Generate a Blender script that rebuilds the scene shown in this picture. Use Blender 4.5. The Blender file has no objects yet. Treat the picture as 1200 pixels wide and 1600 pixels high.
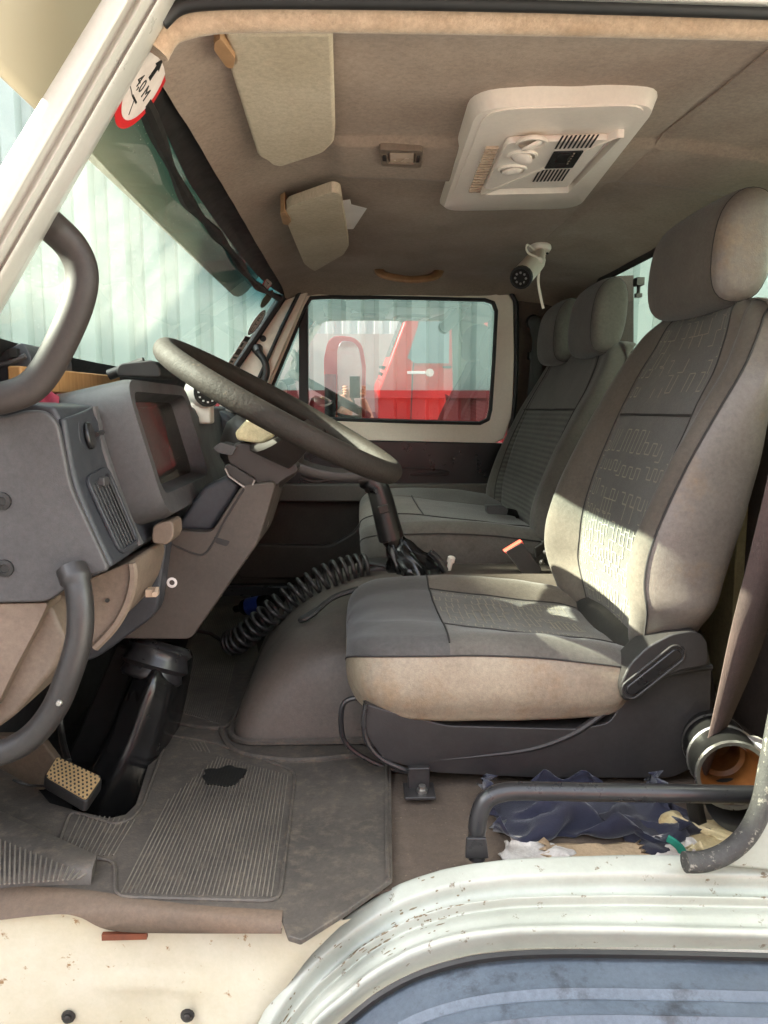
import bpy, bmesh, math, random
from mathutils import Vector, Matrix, Euler, noise
random.seed(7)
R = math.radians
SC = bpy.context.scene
COL = SC.collection

# ------------------------------------------------------------------ camera
# x: length of the truck (front is -x), y: across the cab (0 = driver's door opening), z: 0 = eye height
PITCH, YAW = R(7.6), R(2.15)
CAM = Vector((0.0, -0.85, 0.0))
cd = bpy.data.cameras.new('camera'); cam = bpy.data.objects.new('camera', cd); COL.objects.link(cam)
cam.location = CAM
cam.rotation_euler = Euler((R(90) - PITCH, 0, -YAW), 'XYZ')
cd.sensor_width = 36; cd.sensor_fit = 'AUTO'; cd.lens = 27
cd.clip_start = 0.02; cd.clip_end = 500
SC.camera = cam

# ------------------------------------------------------------------ light
SUN_EL, SUN_AZ = R(33), R(-3)         # azimuth: from straight ahead of the truck turned towards the open door
w = bpy.data.worlds.new('World'); SC.world = w; w.use_nodes = True
nt = w.node_tree; nt.nodes.clear()
wo = nt.nodes.new('ShaderNodeOutputWorld'); bg = nt.nodes.new('ShaderNodeBackground'); sk = nt.nodes.new('ShaderNodeTexSky')
sk.sky_type = 'NISHITA'; sk.sun_disc = False; sk.sun_elevation = SUN_EL
to_sun = Vector((-math.cos(SUN_EL) * math.cos(SUN_AZ), -math.cos(SUN_EL) * math.sin(SUN_AZ), math.sin(SUN_EL)))
sk.sun_rotation = math.atan2(to_sun.x, to_sun.y)
sk.dust_density = 2.5; sk.ozone_density = 1.0; sk.air_density = 1.0
bg.inputs[1].default_value = 0.15
hs = nt.nodes.new('ShaderNodeHueSaturation'); hs.inputs['Saturation'].default_value = .35      # thin white overcast over the blue
nt.links.new(sk.outputs[0], hs.inputs['Color']); nt.links.new(hs.outputs[0], bg.inputs[0]); nt.links.new(bg.outputs[0], wo.inputs[0])
sl = bpy.data.lights.new('sun', 'SUN'); sl.energy = 4.4; sl.angle = R(0.6); sl.color = (1.0, 0.93, 0.80)
so = bpy.data.objects.new('sun', sl); COL.objects.link(so)
so.rotation_euler = to_sun.to_track_quat('Z', 'Y').to_euler(); so.location = (-6, -4, 8)
SC.view_settings.view_transform = 'Standard'; SC.view_settings.look = 'None'
SC.view_settings.exposure = 3.42; SC.view_settings.gamma = 1.0
SC.cycles.max_bounces = 10; SC.cycles.diffuse_bounces = 7; SC.cycles.glossy_bounces = 4
SC.cycles.transparent_max_bounces = 16; SC.cycles.sample_clamp_indirect = 6
SC.cycles.caustics_reflective = False; SC.cycles.caustics_refractive = False

# ------------------------------------------------------------------ helpers
_q = cam.rotation_euler.to_matrix()
def ray(px, py):                       # direction of the sight line through a point of the photograph (1200 x 1600)
    return (_q @ Vector(((px - 600) / 1200, (800 - py) / 1200, -1))).normalized()
def at(px, py, Y):                     # where that sight line meets the plane y = Y
    d = ray(px, py); return CAM + d * ((Y - CAM.y) / d.y)
def atz(px, py, Z):
    d = ray(px, py); return CAM + d * ((Z - CAM.z) / d.z)
def atx(px, py, X):
    d = ray(px, py); return CAM + d * ((X - CAM.x) / d.x)
def V(*a): return Vector(a)
def lerp(a, b, t): return a + (b - a) * t
def cr(pts, n=6, closed=False):        # Catmull-Rom through the points
    P = [Vector(p) for p in pts]; m = len(P); out = []
    segs = m if closed else m - 1
    for i in range(segs):
        if closed: a, b, c, d = P[(i - 1) % m], P[i], P[(i + 1) % m], P[(i + 2) % m]
        else: a, b, c, d = P[max(i - 1, 0)], P[i], P[i + 1], P[min(i + 2, m - 1)]
        for k in range(n):
            t = k / n
            out.append(0.5 * ((2 * b) + (c - a) * t + (2 * a - 5 * b + 4 * c - d) * t * t + (3 * b - a - 3 * c + d) * t ** 3))
    if not closed: out.append(P[-1].copy())
    return out
def rounded(poly, r, n=4):             # round the corners of a polygon of vectors
    out = []; m = len(poly)
    for i in range(m):
        p = Vector(poly[i]); a = Vector(poly[i - 1]) - p; b = Vector(poly[(i + 1) % m]) - p
        rr = min(r, a.length * .45, b.length * .45)
        s, e = p + a.normalized() * rr, p + b.normalized() * rr
        for k in range(n + 1):
            t = k / n
            out.append(s * (1 - t) ** 2 + p * 2 * t * (1 - t) + e * t * t)
    return out

class MB:
    def __init__(s): s.v = []; s.f = []
    def add(s, vs, fs):
        o = len(s.v); s.v += [Vector(v) for v in vs]; s.f += [[i + o for i in f] for f in fs]; return s
    def grid(s, rows, cu=False, cv=False, cap=False):
        n, m = len(rows), len(rows[0]); vs = [p for r in rows for p in r]; fs = []
        for i in range(n if cu else n - 1):
            for j in range(m if cv else m - 1):
                a, b = i, (i + 1) % n; c, d = j, (j + 1) % m
                fs.append([a * m + c, a * m + d, b * m + d, b * m + c])
        if cap: fs.append(list(range(m))); fs.append([(n - 1) * m + k for k in range(m)][::-1])
        return s.add(vs, fs)
    def prism(s, poly, vec):
        m = len(poly); vec = Vector(vec); P = [Vector(p) for p in poly]
        vs = P + [p + vec for p in P]
        fs = [list(range(m)), [m + k for k in range(m)][::-1]]
        fs += [[k, (k + 1) % m, m + (k + 1) % m, m + k] for k in range(m)]
        return s.add(vs, fs)
    def loftpoly(s, polys, cap=True): return s.grid(polys, cv=True, cap=cap)
    def ring(s, outer, inner, vec):    # frame between two outlines of equal length, extruded
        m = len(outer); vec = Vector(vec)
        A = [Vector(p) for p in outer]; B = [Vector(p) for p in inner]
        return s.grid([A, B, [p + vec for p in B], [p + vec for p in A]], cu=True, cv=True)
    def tube(s, pts, r, n=10, closed=False, cap=True, flat=None, up=None):
        P = [Vector(p) for p in pts]; m = len(P); rows = []; ref = Vector(up) if up else None
        for i in range(m):
            t = (P[(i + 1) % m] - P[i - 1]) if closed else (P[min(i + 1, m - 1)] - P[max(i - 1, 0)])
            t.normalize()
            if ref is None: ref = Vector((0, 0, 1)) if abs(t.z) < .9 else Vector((1, 0, 0))
            u = (ref - t * ref.dot(t)); u.normalize(); ref = u if not up else Vector(up); q = t.cross(u)
            rr = r[i] if isinstance(r, (list, tuple)) else r
            fl = flat if flat else 1.0
            rows.append([P[i] + u * math.cos(2 * math.pi * k / n) * rr + q * math.sin(2 * math.pi * k / n) * rr * fl for k in range(n)])
        return s.grid(rows, cu=closed, cv=True, cap=cap and not closed)
    def box(s, c, size, rot=None):
        c = Vector(c); M = rot.to_matrix() if isinstance(rot, Euler) else (rot or Matrix.Identity(3))
        vs = [c + M @ Vector((sx * size[0] / 2, sy * size[1] / 2, sz * size[2] / 2)) for sx in (-1, 1) for sy in (-1, 1) for sz in (-1, 1)]
        return s.add(vs, [[0, 1, 3, 2], [4, 6, 7, 5], [0, 4, 5, 1], [2, 3, 7, 6], [0, 2, 6, 4], [1, 5, 7, 3]])
    def lathe(s, o, axis, prof, n=20, cap=True):
        o = Vector(o); ax = Vector(axis).normalized(); u = ax.orthogonal().normalized(); q = ax.cross(u)
        rows = [[o + ax * h + (u * math.cos(2 * math.pi * k / n) + q * math.sin(2 * math.pi * k / n)) * r for k in range(n)] for r, h in prof]
        return s.grid(rows, cv=True, cap=cap)
    def disc(s, o, axis, r, h=.002, n=16): return s.lathe(o, axis, [(r, 0), (r, h)], n)
    def build(s, name, m, parent=None, smooth=True, bevel=0, bseg=2, sub=0, solid=0, ang=38, label=None, kind=None, recalc=True):
        me = bpy.data.meshes.new(name); base = wloc(parent) if parent else None
        if base is None:
            n = len(s.v); c = Vector((sum(p.x for p in s.v) / n, sum(p.y for p in s.v) / n, min(p.z for p in s.v))); base = c
        me.from_pydata([p - base for p in s.v], [], s.f)
        bm = bmesh.new(); bm.from_mesh(me)
        bmesh.ops.remove_doubles(bm, verts=bm.verts, dist=1e-5)
        if recalc: bmesh.ops.recalc_face_normals(bm, faces=bm.faces)
        bm.to_mesh(me); bm.free()
        if smooth:
            me.shade_smooth()
            if not sub: me.set_sharp_from_angle(angle=R(ang))
        me.materials.append(m)
        o = bpy.data.objects.new(name, me); COL.objects.link(o)
        if parent: o.parent = parent
        else: o.location = base
        if bevel:
            b = o.modifiers.new('bevel', 'BEVEL'); b.width = bevel; b.segments = bseg; b.limit_method = 'ANGLE'; b.angle_limit = R(32); b.harden_normals = True
        if solid:
            d = o.modifiers.new('solid', 'SOLIDIFY'); d.thickness = solid; d.offset = 0
        if sub:
            d = o.modifiers.new('sub', 'SUBSURF'); d.levels = sub; d.render_levels = sub
        if label: o['label'] = label
        if kind: o['kind'] = kind
        return o
def wloc(o):
    l = Vector((0, 0, 0))
    while o: l = l + Vector(o.location); o = o.parent
    return l
def thing(name, label, cat, loc, group=None):
    o = bpy.data.objects.new(name, None); COL.objects.link(o); o.location = loc; o.empty_display_size = .05
    return tag(o, label, cat, group)
def tag(o, label, cat, group=None):
    o['label'] = label; o['category'] = cat
    if group: o['group'] = group
    return o
def dense(rows, nu, nv, cv=False):     # smooth a table of rows of points in both directions
    a = [cr(r, nv, cv) for r in rows]
    cols = [cr([a[i][j] for i in range(len(a))], nu) for j in range(len(a[0]))]
    return [[cols[j][i] for j in range(len(cols))] for i in range(len(cols[0]))]
def sub_rows(A, i0, i1, j0, j1): return [[A[i][j] for j in range(j0, j1 + 1)] for i in range(i0, i1 + 1)]
def text_mesh(name, body, size, m, mat4, parent, depth=.0003, label=None):
    c = bpy.data.curves.new(name, 'FONT'); c.body = body; c.size = size; c.align_x = 'CENTER'; c.align_y = 'CENTER'; c.extrude = depth; c.resolution_u = 3
    t = bpy.data.objects.new('tmp', c); COL.objects.link(t)
    me = bpy.data.meshes.new_from_object(t.evaluated_get(bpy.context.evaluated_depsgraph_get()))
    bpy.data.objects.remove(t); me.name = name; me.materials.clear(); me.materials.append(m)
    me.transform(Matrix.Translation(-wloc(parent)) @ mat4)
    o = bpy.data.objects.new(name, me); COL.objects.link(o); o.parent = parent
    return o

# ------------------------------------------------------------------ materials
def lin(c): return tuple(((x / 255) / 12.92 if x <= 10 else (((x / 255) + .055) / 1.055) ** 2.4) for x in c)
def M(name, col, rough=.6, col2=None, ns=6, thr=(.35, .7), bump=0, bs=300, spec=.5, metal=0, dirt=None, ds=40, dthr=(.6, .68), coat=0, sheen=0, stretch=None, detail=6, grain=None, gs=130):
    if grain is None: grain = .22 if bump else .06
    m = bpy.data.materials.new(name); m.use_nodes = True; nt = m.node_tree; N = nt.nodes; L = nt.links
    p = N['Principled BSDF']; c1 = lin(col) + (1,)
    p.inputs['Base Color'].default_value = c1; p.inputs['Roughness'].default_value = rough
    p.inputs['Specular IOR Level'].default_value = spec; p.inputs['Metallic'].default_value = metal
    p.inputs['Coat Weight'].default_value = coat; p.inputs['Sheen Weight'].default_value = sheen; p.inputs['Sheen Roughness'].default_value = .4
    tc = N.new('ShaderNodeTexCoord'); vec = tc.outputs['Object']
    if stretch:
        mp = N.new('ShaderNodeMapping'); mp.inputs['Scale'].default_value = stretch; L.new(vec, mp.inputs[0]); vec = mp.outputs[0]
    def nz(scale, det=6, ro=.6):
        n = N.new('ShaderNodeTexNoise'); n.inputs['Scale'].default_value = scale; n.inputs['Detail'].default_value = det; n.inputs['Roughness'].default_value = ro; L.new(vec, n.inputs['Vector']); return n.outputs['Fac']
    def rng(x, a, b):
        r = N.new('ShaderNodeMapRange'); r.inputs['From Min'].default_value = a; r.inputs['From Max'].default_value = b; L.new(x, r.inputs['Value']); return r.outputs[0]
    def mix(f, a, b):
        x = N.new('ShaderNodeMix'); x.data_type = 'RGBA'; L.new(f, x.inputs['Factor'])
        for sk_, v in ((x.inputs[6], a), (x.inputs[7], b)):
            if isinstance(v, tuple): sk_.default_value = v
            else: L.new(v, sk_)
        return x.outputs[2]
    cur = c1
    if col2: cur = mix(rng(nz(ns, detail), *thr), c1, lin(col2) + (1,))
    if dirt: cur = mix(rng(nz(ds, 8, .7), *dthr), cur, lin(dirt) + (1,))
    if grain:
        gr = N.new('ShaderNodeMapRange'); gr.inputs['From Min'].default_value = .3; gr.inputs['From Max'].default_value = .7; gr.inputs['To Min'].default_value = 1 - grain; gr.inputs['To Max'].default_value = 1 + grain * .6
        L.new(nz(gs, 4, .8), gr.inputs['Value']); hv = N.new('ShaderNodeHueSaturation'); L.new(gr.outputs[0], hv.inputs['Value'])
        if isinstance(cur, tuple): hv.inputs['Color'].default_value = cur
        else: L.new(cur, hv.inputs['Color'])
        cur = hv.outputs[0]
    if not isinstance(cur, tuple): L.new(cur, p.inputs['Base Color'])
    rg = rng(nz(ns * 3 + 4, 4), .2, .8); r2 = N.new('ShaderNodeMapRange'); r2.inputs['To Min'].default_value = max(rough - .08, .02); r2.inputs['To Max'].default_value = min(rough + .10, 1)
    L.new(rg, r2.inputs['Value']); L.new(r2.outputs[0], p.inputs['Roughness'])
    if bump:
        b = N.new('ShaderNodeBump'); b.inputs['Strength'].default_value = bump; b.inputs['Distance'].default_value = .002
        L.new(nz(bs, 3, .7), b.inputs['Height']); L.new(b.outputs[0], p.inputs['Normal'])
    return m
def wave_fabric(name, col, col2, freq, axis='Z', rough=.9, bump=.3):
    m = M(name, col, rough, col2, 5, bump=.2, bs=500, sheen=.15); N = m.node_tree.nodes; L = m.node_tree.links
    tc = N.new('ShaderNodeTexCoord'); wv = N.new('ShaderNodeTexWave'); wv.bands_direction = axis; wv.inputs['Scale'].default_value = freq; wv.inputs['Distortion'].default_value = .6; wv.inputs['Detail'].default_value = 2; wv.inputs['Detail Scale'].default_value = 3
    L.new(tc.outputs['Object'], wv.inputs['Vector'])
    p = N['Principled BSDF']; src = p.inputs['Base Color'].links[0].from_socket
    x = N.new('ShaderNodeMix'); x.data_type = 'RGBA'; x.blend_type = 'MULTIPLY'; x.inputs[0].default_value = .45
    L.new(src, x.inputs[6]); L.new(wv.outputs['Color'], x.inputs[7]); L.new(x.outputs[2], p.inputs['Base Color'])
    b = N.new('ShaderNodeBump'); b.inputs['Strength'].default_value = bump; b.inputs['Distance'].default_value = .003; L.new(wv.outputs['Fac'], b.inputs['Height']); L.new(b.outputs[0], p.inputs['Normal'])
    return m
def glass(name, tint, refl=.08, grad=None, edge=.45, dirt=.05, dirtcol=(225, 230, 215)):
    """sheet glass: tinted transparency, a mirror-like coat and a little dust; grad = (z_clear, z_full, colour) a darker band at the top"""
    m = bpy.data.materials.new(name); m.use_nodes = True; nt = m.node_tree; N = nt.nodes; L = nt.links; N.clear()
    out = N.new('ShaderNodeOutputMaterial'); tr = N.new('ShaderNodeBsdfTransparent'); gl = N.new('ShaderNodeBsdfGlossy'); gl.inputs['Roughness'].default_value = 0.0
    tr.inputs[0].default_value = lin(tint) + (1,)
    fr = N.new('ShaderNodeLayerWeight'); fr.inputs[0].default_value = .5
    pw = N.new('ShaderNodeMath'); pw.operation = 'POWER'; pw.inputs[1].default_value = 5; L.new(fr.outputs['Facing'], pw.inputs[0])
    ad = N.new('ShaderNodeMath'); ad.operation = 'MULTIPLY_ADD'; ad.use_clamp = True; ad.inputs[1].default_value = edge; ad.inputs[2].default_value = refl; L.new(pw.outputs[0], ad.inputs[0])
    mx = N.new('ShaderNodeMixShader'); L.new(ad.outputs[0], mx.inputs[0]); L.new(tr.outputs[0], mx.inputs[1]); L.new(gl.outputs[0], mx.inputs[2])
    tc = N.new('ShaderNodeTexCoord')
    if grad:
        sp = N.new('ShaderNodeSeparateXYZ'); L.new(tc.outputs['Object'], sp.inputs[0])
        mr = N.new('ShaderNodeMapRange'); mr.interpolation_type = 'SMOOTHSTEP'; mr.inputs['From Min'].default_value = grad[0]; mr.inputs['From Max'].default_value = grad[1]; L.new(sp.outputs['Z'], mr.inputs['Value'])
        mc = N.new('ShaderNodeMix'); mc.data_type = 'RGBA'; L.new(mr.outputs[0], mc.inputs[0]); mc.inputs[6].default_value = lin(tint) + (1,); mc.inputs[7].default_value = lin(grad[2]) + (1,)
        L.new(mc.outputs[2], tr.inputs[0])
    sh = mx.outputs[0]
    if dirt:
        df = N.new('ShaderNodeBsdfDiffuse'); tl = N.new('ShaderNodeBsdfTranslucent'); df.inputs[0].default_value = tl.inputs[0].default_value = lin(dirtcol) + (1,)
        dm = N.new('ShaderNodeMixShader'); dm.inputs[0].default_value = .6; L.new(df.outputs[0], dm.inputs[1]); L.new(tl.outputs[0], dm.inputs[2])
        n1 = N.new('ShaderNodeTexNoise'); n1.inputs['Scale'].default_value = 5; n1.inputs['Detail'].default_value = 8; n1.inputs['Roughness'].default_value = .75; L.new(tc.outputs['Object'], n1.inputs['Vector'])
        r1 = N.new('ShaderNodeMapRange'); r1.inputs['From Min'].default_value = .3; r1.inputs['From Max'].default_value = .75; r1.inputs['To Min'].default_value = dirt * .4; r1.inputs['To Max'].default_value = dirt * 1.6; L.new(n1.outputs[0], r1.inputs['Value'])
        v1 = N.new('ShaderNodeTexVoronoi'); v1.inputs['Scale'].default_value = 90; L.new(tc.outputs['Object'], v1.inputs['Vector'])
        r2 = N.new('ShaderNodeMapRange'); r2.inputs['From Min'].default_value = .12; r2.inputs['From Max'].default_value = .05; r2.inputs['To Max'].default_value = dirt * 5; L.new(v1.outputs['Distance'], r2.inputs['Value'])
        v2 = N.new('ShaderNodeMath'); v2.operation = 'ADD'; v2.use_clamp = True; L.new(r1.outputs[0], v2.inputs[0]); L.new(r2.outputs[0], v2.inputs[1])
        m2 = N.new('ShaderNodeMixShader'); L.new(v2.outputs[0], m2.inputs[0]); L.new(sh, m2.inputs[1]); L.new(dm.outputs[0], m2.inputs[2]); sh = m2.outputs[0]
    L.new(sh, out.inputs[0])
    return m

m_liner   = M('headliner', (164, 144, 128), .95, (138, 119, 104), 3, bump=.35, bs=420, sheen=.1, spec=.2)
m_fleece  = M('fleece_trim', (196, 172, 148), .95, (164, 138, 112), 9, bump=.8, bs=350, sheen=.2, spec=.2)
m_visor   = M('visor_vinyl', (194, 180, 158), .7, (174, 158, 134), 4, bump=.25, bs=350)
m_clip    = M('tan_plastic', (172, 134, 98), .5, (142, 106, 72), 20)
m_white   = M('cream_paint', (188, 185, 177), .32, (178, 173, 162), 4, dirt=(120, 96, 66), ds=55, dthr=(.69, .73), coat=.3)
m_sill    = M('worn_white_paint', (166, 168, 158), .4, (146, 148, 137), 5, dirt=(98, 84, 64), ds=45, dthr=(.62, .66), coat=.2)
m_panel   = M('cream_panel_paint', (184, 177, 158), .4, (170, 160, 134), 7, dirt=(130, 100, 66), ds=40, dthr=(.63, .67))
m_frame   = M('door_frame_paint', (240, 230, 212), .35, (222, 206, 184), 3, dirt=(140, 118, 96), ds=30, dthr=(.7, .8))
m_black   = M('black_rubber', (22, 21, 20), .55, (34, 31, 29), 12)
m_gloss   = M('black_gloss_panel', (26, 25, 25), .3, (34, 32, 32), 6)
m_dash    = M('grey_dash_plastic', (74, 72, 72), .48, (62, 60, 60), 4, bump=.18, bs=700)
m_dashd   = M('dark_dash_plastic', (54, 56, 60), .5, (45, 46, 50), 4, bump=.18, bs=700)
m_beige   = M('taupe_plastic', (122, 106, 92), .55, (102, 87, 74), 5, bump=.12, bs=500, dirt=(90, 72, 54), ds=24, dthr=(.62, .8))
m_shroud  = M('column_plastic', (72, 63, 56), .55, (58, 51, 45), 6, bump=.15, bs=600)
m_mat     = M('rubber_mat', (80, 73, 66), .62, (60, 55, 50), 6, bump=.3, bs=260, dirt=(106, 94, 80), ds=52, dthr=(.5, .8))
m_rib     = M('dusty_rib', (112, 104, 93), .7, (78, 72, 65), 7, bump=.2)
m_lip     = M('dusty_mat_lip', (98, 80, 64), .75, (80, 70, 60), 5, bump=.3, bs=200)
m_floor   = M('floor_carpet', (94, 80, 68), .85, (76, 64, 54), 12, bump=.6, bs=260, dirt=(128, 112, 94), ds=160, dthr=(.62, .7))
m_tunnel  = M('engine_cover_vinyl', (88, 79, 71), .55, (74, 66, 60), 3, bump=.25, bs=380)
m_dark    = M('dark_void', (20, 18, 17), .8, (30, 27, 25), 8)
m_shaft   = M('black_gloss_boot', (16, 16, 17), .22, (26, 25, 24), 6, dirt=(120, 112, 100), ds=60, dthr=(.72, .76))
m_seatgrey= M('charcoal_fabric', (80, 77, 75), .92, (66, 63, 61), 6, bump=.35, bs=600, sheen=.2)
m_bench   = M('bench_fabric', (92, 87, 81), .92, (76, 71, 66), 6, bump=.35, bs=600, sheen=.2)
m_seatmid = M('grey_fabric', (98, 93, 87), .92, (80, 75, 69), 6, bump=.35, bs=600, sheen=.2)
m_bolster = M('worn_grey_fabric', (98, 89, 80), .9, (80, 72, 63), 5, bump=.35, bs=500, sheen=.2)
m_leather = M('beige_grey_leatherette', (116, 106, 98), .38, (98, 89, 82), 4, bump=.3, bs=420, dirt=(132, 106, 78), ds=9, dthr=(.55, .85))
m_cream   = M('worn_cream_leatherette', (152, 140, 120), .42, (126, 112, 96), 5, bump=.3, bs=420, dirt=(132, 106, 76), ds=9, dthr=(.52, .8))
m_leathd  = M('taupe_leatherette', (112, 99, 90), .42, (112, 98, 88), 4, bump=.3, bs=420)
m_thread  = M('pale_thread', (150, 143, 126), .8)
m_seam    = M('dark_seam', (46, 42, 40), .8)
m_base    = M('black_seat_plastic', (38, 36, 36), .42, (52, 48, 46), 5, bump=.15, bs=500, dirt=(120, 108, 96), ds=30, dthr=(.73, .77))
m_tube    = M('black_steel_tube', (32, 32, 34), .3, (46, 44, 44), 14, dirt=(150, 146, 140), ds=70, dthr=(.7, .74))
m_handle  = M('brown_soft_plastic', (50, 42, 38), .6, (42, 35, 32), 5, bump=.1, bs=500)
m_handle2 = M('dark_handle_plastic', (36, 34, 33), .42, (48, 44, 42), 8, bump=.1, bs=500)
m_wheel   = M('worn_wheel_rubber', (46, 40, 35), .72, (38, 33, 28), 14, spec=.3, bump=.6, bs=160, dirt=(112, 98, 74), ds=60, dthr=(.64, .78))
m_whub    = M('wheel_hub_plastic', (44, 38, 35), .5, (54, 47, 43), 6)
m_door    = M('brown_door_plastic', (66, 57, 51), .6, (56, 48, 43), 4, bump=.2, bs=400)
m_armrest = M('grey_armrest', (92, 86, 79), .6, (80, 75, 69), 5, bump=.2)
m_acw     = M('white_plastic', (234, 224, 212), .34, (224, 212, 198), 3)
m_acd     = M('slot_shade', (34, 28, 24), .8)  # flat dark colour standing for the shade inside slots and outlets
m_steel   = M('bright_steel', (176, 172, 166), .3, (140, 136, 130), 20, metal=.9)
m_steeld  = M('dark_steel', (70, 68, 66), .4, (54, 52, 50), 20, metal=.8)
m_red     = M('red_plastic', (214, 78, 62), .4)
m_redp    = M('red_truck_paint', (196, 36, 30), .3, (180, 32, 28), 2, coat=.4)
m_paper   = M('white_paper', (232, 226, 222), .8, (216, 210, 206), 8)
m_navy    = M('navy_cloth', (30, 31, 50), .92, (26, 27, 44), 10, bump=.4, bs=500, sheen=.3)
m_tan     = M('tan_rag', (172, 148, 118), .95, (148, 124, 96), 14, bump=.8, bs=260)
m_rag     = M('pale_rag', (196, 190, 184), .95, (150, 138, 128), 12, bump=.5, bs=300)
m_bag     = M('yellowed_plastic_bag', (206, 190, 150), .45, (150, 124, 84), 18, bump=.5, bs=60)
m_belt    = M('plum_brown_webbing', (80, 63, 58), .75, (66, 52, 48), 6, bump=.4, bs=600)
m_maroon  = M('red_cloth', (140, 22, 50), .9, (112, 16, 40), 10)
m_wood    = M('tan_board', (176, 134, 84), .6, (146, 106, 62), 9, stretch=(1, 12, 1))
m_mud     = M('skylit_dusty_mudguard', (92, 100, 110), .38, (72, 80, 90), 5, bump=.15, bs=200, dirt=(52, 55, 60), ds=11, dthr=(.54, .64))  # blue-grey carries the sky's reflection on dusty black rubber; dark smudges are dirt
m_tread   = M('strap_rubber', (58, 56, 53), .75, (42, 40, 38), 26, bump=.9, bs=90, dirt=(140, 134, 122), ds=90, dthr=(.58, .68))
m_gunk    = M('oil_stain', (14, 13, 13), .5)
m_pedalp  = M('pedal_tread', (160, 134, 98), .6, (176, 144, 98), 20)
m_ruststrip = M('rust_strip', (120, 62, 34), .8, (92, 48, 28), 20)
m_rear    = M('rear_wall_trim', (84, 70, 60), .9, (72, 60, 52), 4, bump=.3, bs=300)
m_lens    = M('lamp_lens', (186, 164, 142), .25)
m_screen  = M('dark_screen', (40, 37, 36), .15)
m_yel     = M('sunlit_column_lid', (214, 200, 158), .5, (186, 170, 128), 60, bump=.4, bs=400)  # bright cream has the sunlight on the lid put into its colour
m_sred    = M('sticker_red', (200, 30, 34), .4)
m_swhite  = M('sticker_white', (226, 214, 206), .5, (206, 190, 182), 20)
m_sblack  = M('sticker_black', (16, 16, 16), .5)
m_solive  = M('sticker_olive', (96, 88, 66), .6, (80, 72, 54), 30)
m_blue    = M('blue_label', (44, 62, 132), .4)
m_green   = M('teal_fabric', (20, 110, 90), .8)
m_skinw   = M('wall_sheet', (152, 164, 154), .5, (134, 147, 138), 2, dirt=(150, 150, 140), ds=5, dthr=(.6, .85))
m_wallw   = M('white_wall_sheet', (222, 220, 214), .6, (208, 206, 200), 2)
m_wallr   = M('red_wall_sheet', (118, 26, 27), .5, (104, 22, 25), 3)
m_ground  = M('concrete_yard', (196, 188, 174), .9, (176, 168, 154), .6, bump=.3, bs=30)
m_glassw  = glass('windscreen_glass', (228, 241, 232), .04, (1.75 + .26, 1.75 + .385, (62, 126, 134)), edge=.22, dirt=.06)
m_glassd  = glass('door_glass', (184, 200, 196), .29, dirt=.012)
m_glassr  = glass('rear_glass', (200, 214, 206), .03, dirt=.03)
m_glassc  = glass('cluster_lens', (190, 186, 180), .03, edge=.3, dirt=.05)
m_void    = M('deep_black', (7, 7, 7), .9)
m_mirror  = M('mirror_glass', (220, 222, 222), .02, metal=1)
# ================================================================== the yard outside
def struct(o): o['kind'] = 'structure'; return o
def pp(pts, Y): return [at(x, y, Y) for x, y in pts]
g = MB(); g.grid([[V(x, y, -1.75) for y in (-60, -20, 0, 20, 60)] for x in (-60, -20, 0, 20, 60)])
struct(g.build('ground', m_ground))
def corrugated(name, x0, x1, y, z0, z1, pitch, depth, m, axis='x', parent=None):
    pts = []; x = x0
    while x < x1:
        pts += [(x, 0), (x + pitch * .30, 0), (x + pitch * .42, depth), (x + pitch * .72, depth), (x + pitch * .86, 0)]
        x += pitch
    pts.append((x1, 0))
    rows = []
    for z in (z0, (z0 + z1) / 2, z1):
        rows.append([V(a, y + d, z) if axis == 'x' else V(y + d, a, z) for a, d in pts])
    return MB().grid(rows).build(name, m, parent, smooth=False)
t = thing('corrugated_wall', 'pale ribbed metal wall with a dark red base, seen through the windscreen and passenger window', 'wall', V(-2, 4.3, -1.75))
corrugated('sheet', -14, 9, 4.30, .10, 7.0, .215, .045, m_skinw, parent=t)
corrugated('base_sheet', -14, 9, 4.27, -1.75, .10, .215, .045, m_wallr, parent=t)
MB().box((-2.5, 4.27, .10), (23, .05, .05)).build('flashing', m_wallr, t, smooth=False)
t = thing('warehouse_wall', 'white corrugated wall behind the red truck, mirrored in the passenger window', 'wall', V(0, -16, -1.75))
corrugated('sheet', -20, 24, -16.0, .9, 8.0, .42, -.09, m_wallw, parent=t)
MB().box((2, -16.1, -.42), (44, .2, 2.64)).build('base_wall', M('pale_wall_base', (205, 186, 178), .8, (190, 170, 162), 1), t, smooth=False)

t = thing('shade_block', 'unseen plain block added in front of the truck to shade its lower half', 'sun blocker', V(-8.6, -2, -1.75))  # unseen block, added only to keep the sun off the lower cab
MB().box((-8.6, -4, 1.635), (1.0, 40, 6.77)).build('wall', m_wallw, t, smooth=False)
MB().box((-8.6, 5.4, 5.5), (1.02, 8.0, 8.0)).build('tall_shade_block', m_wallw, t, smooth=False)  # higher block added to keep sun off the passenger bench
MB().box((-8.6, -4, 5.05), (1.1, 40.2, .06)).build('block_edge', m_steeld, t, smooth=False)
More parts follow.
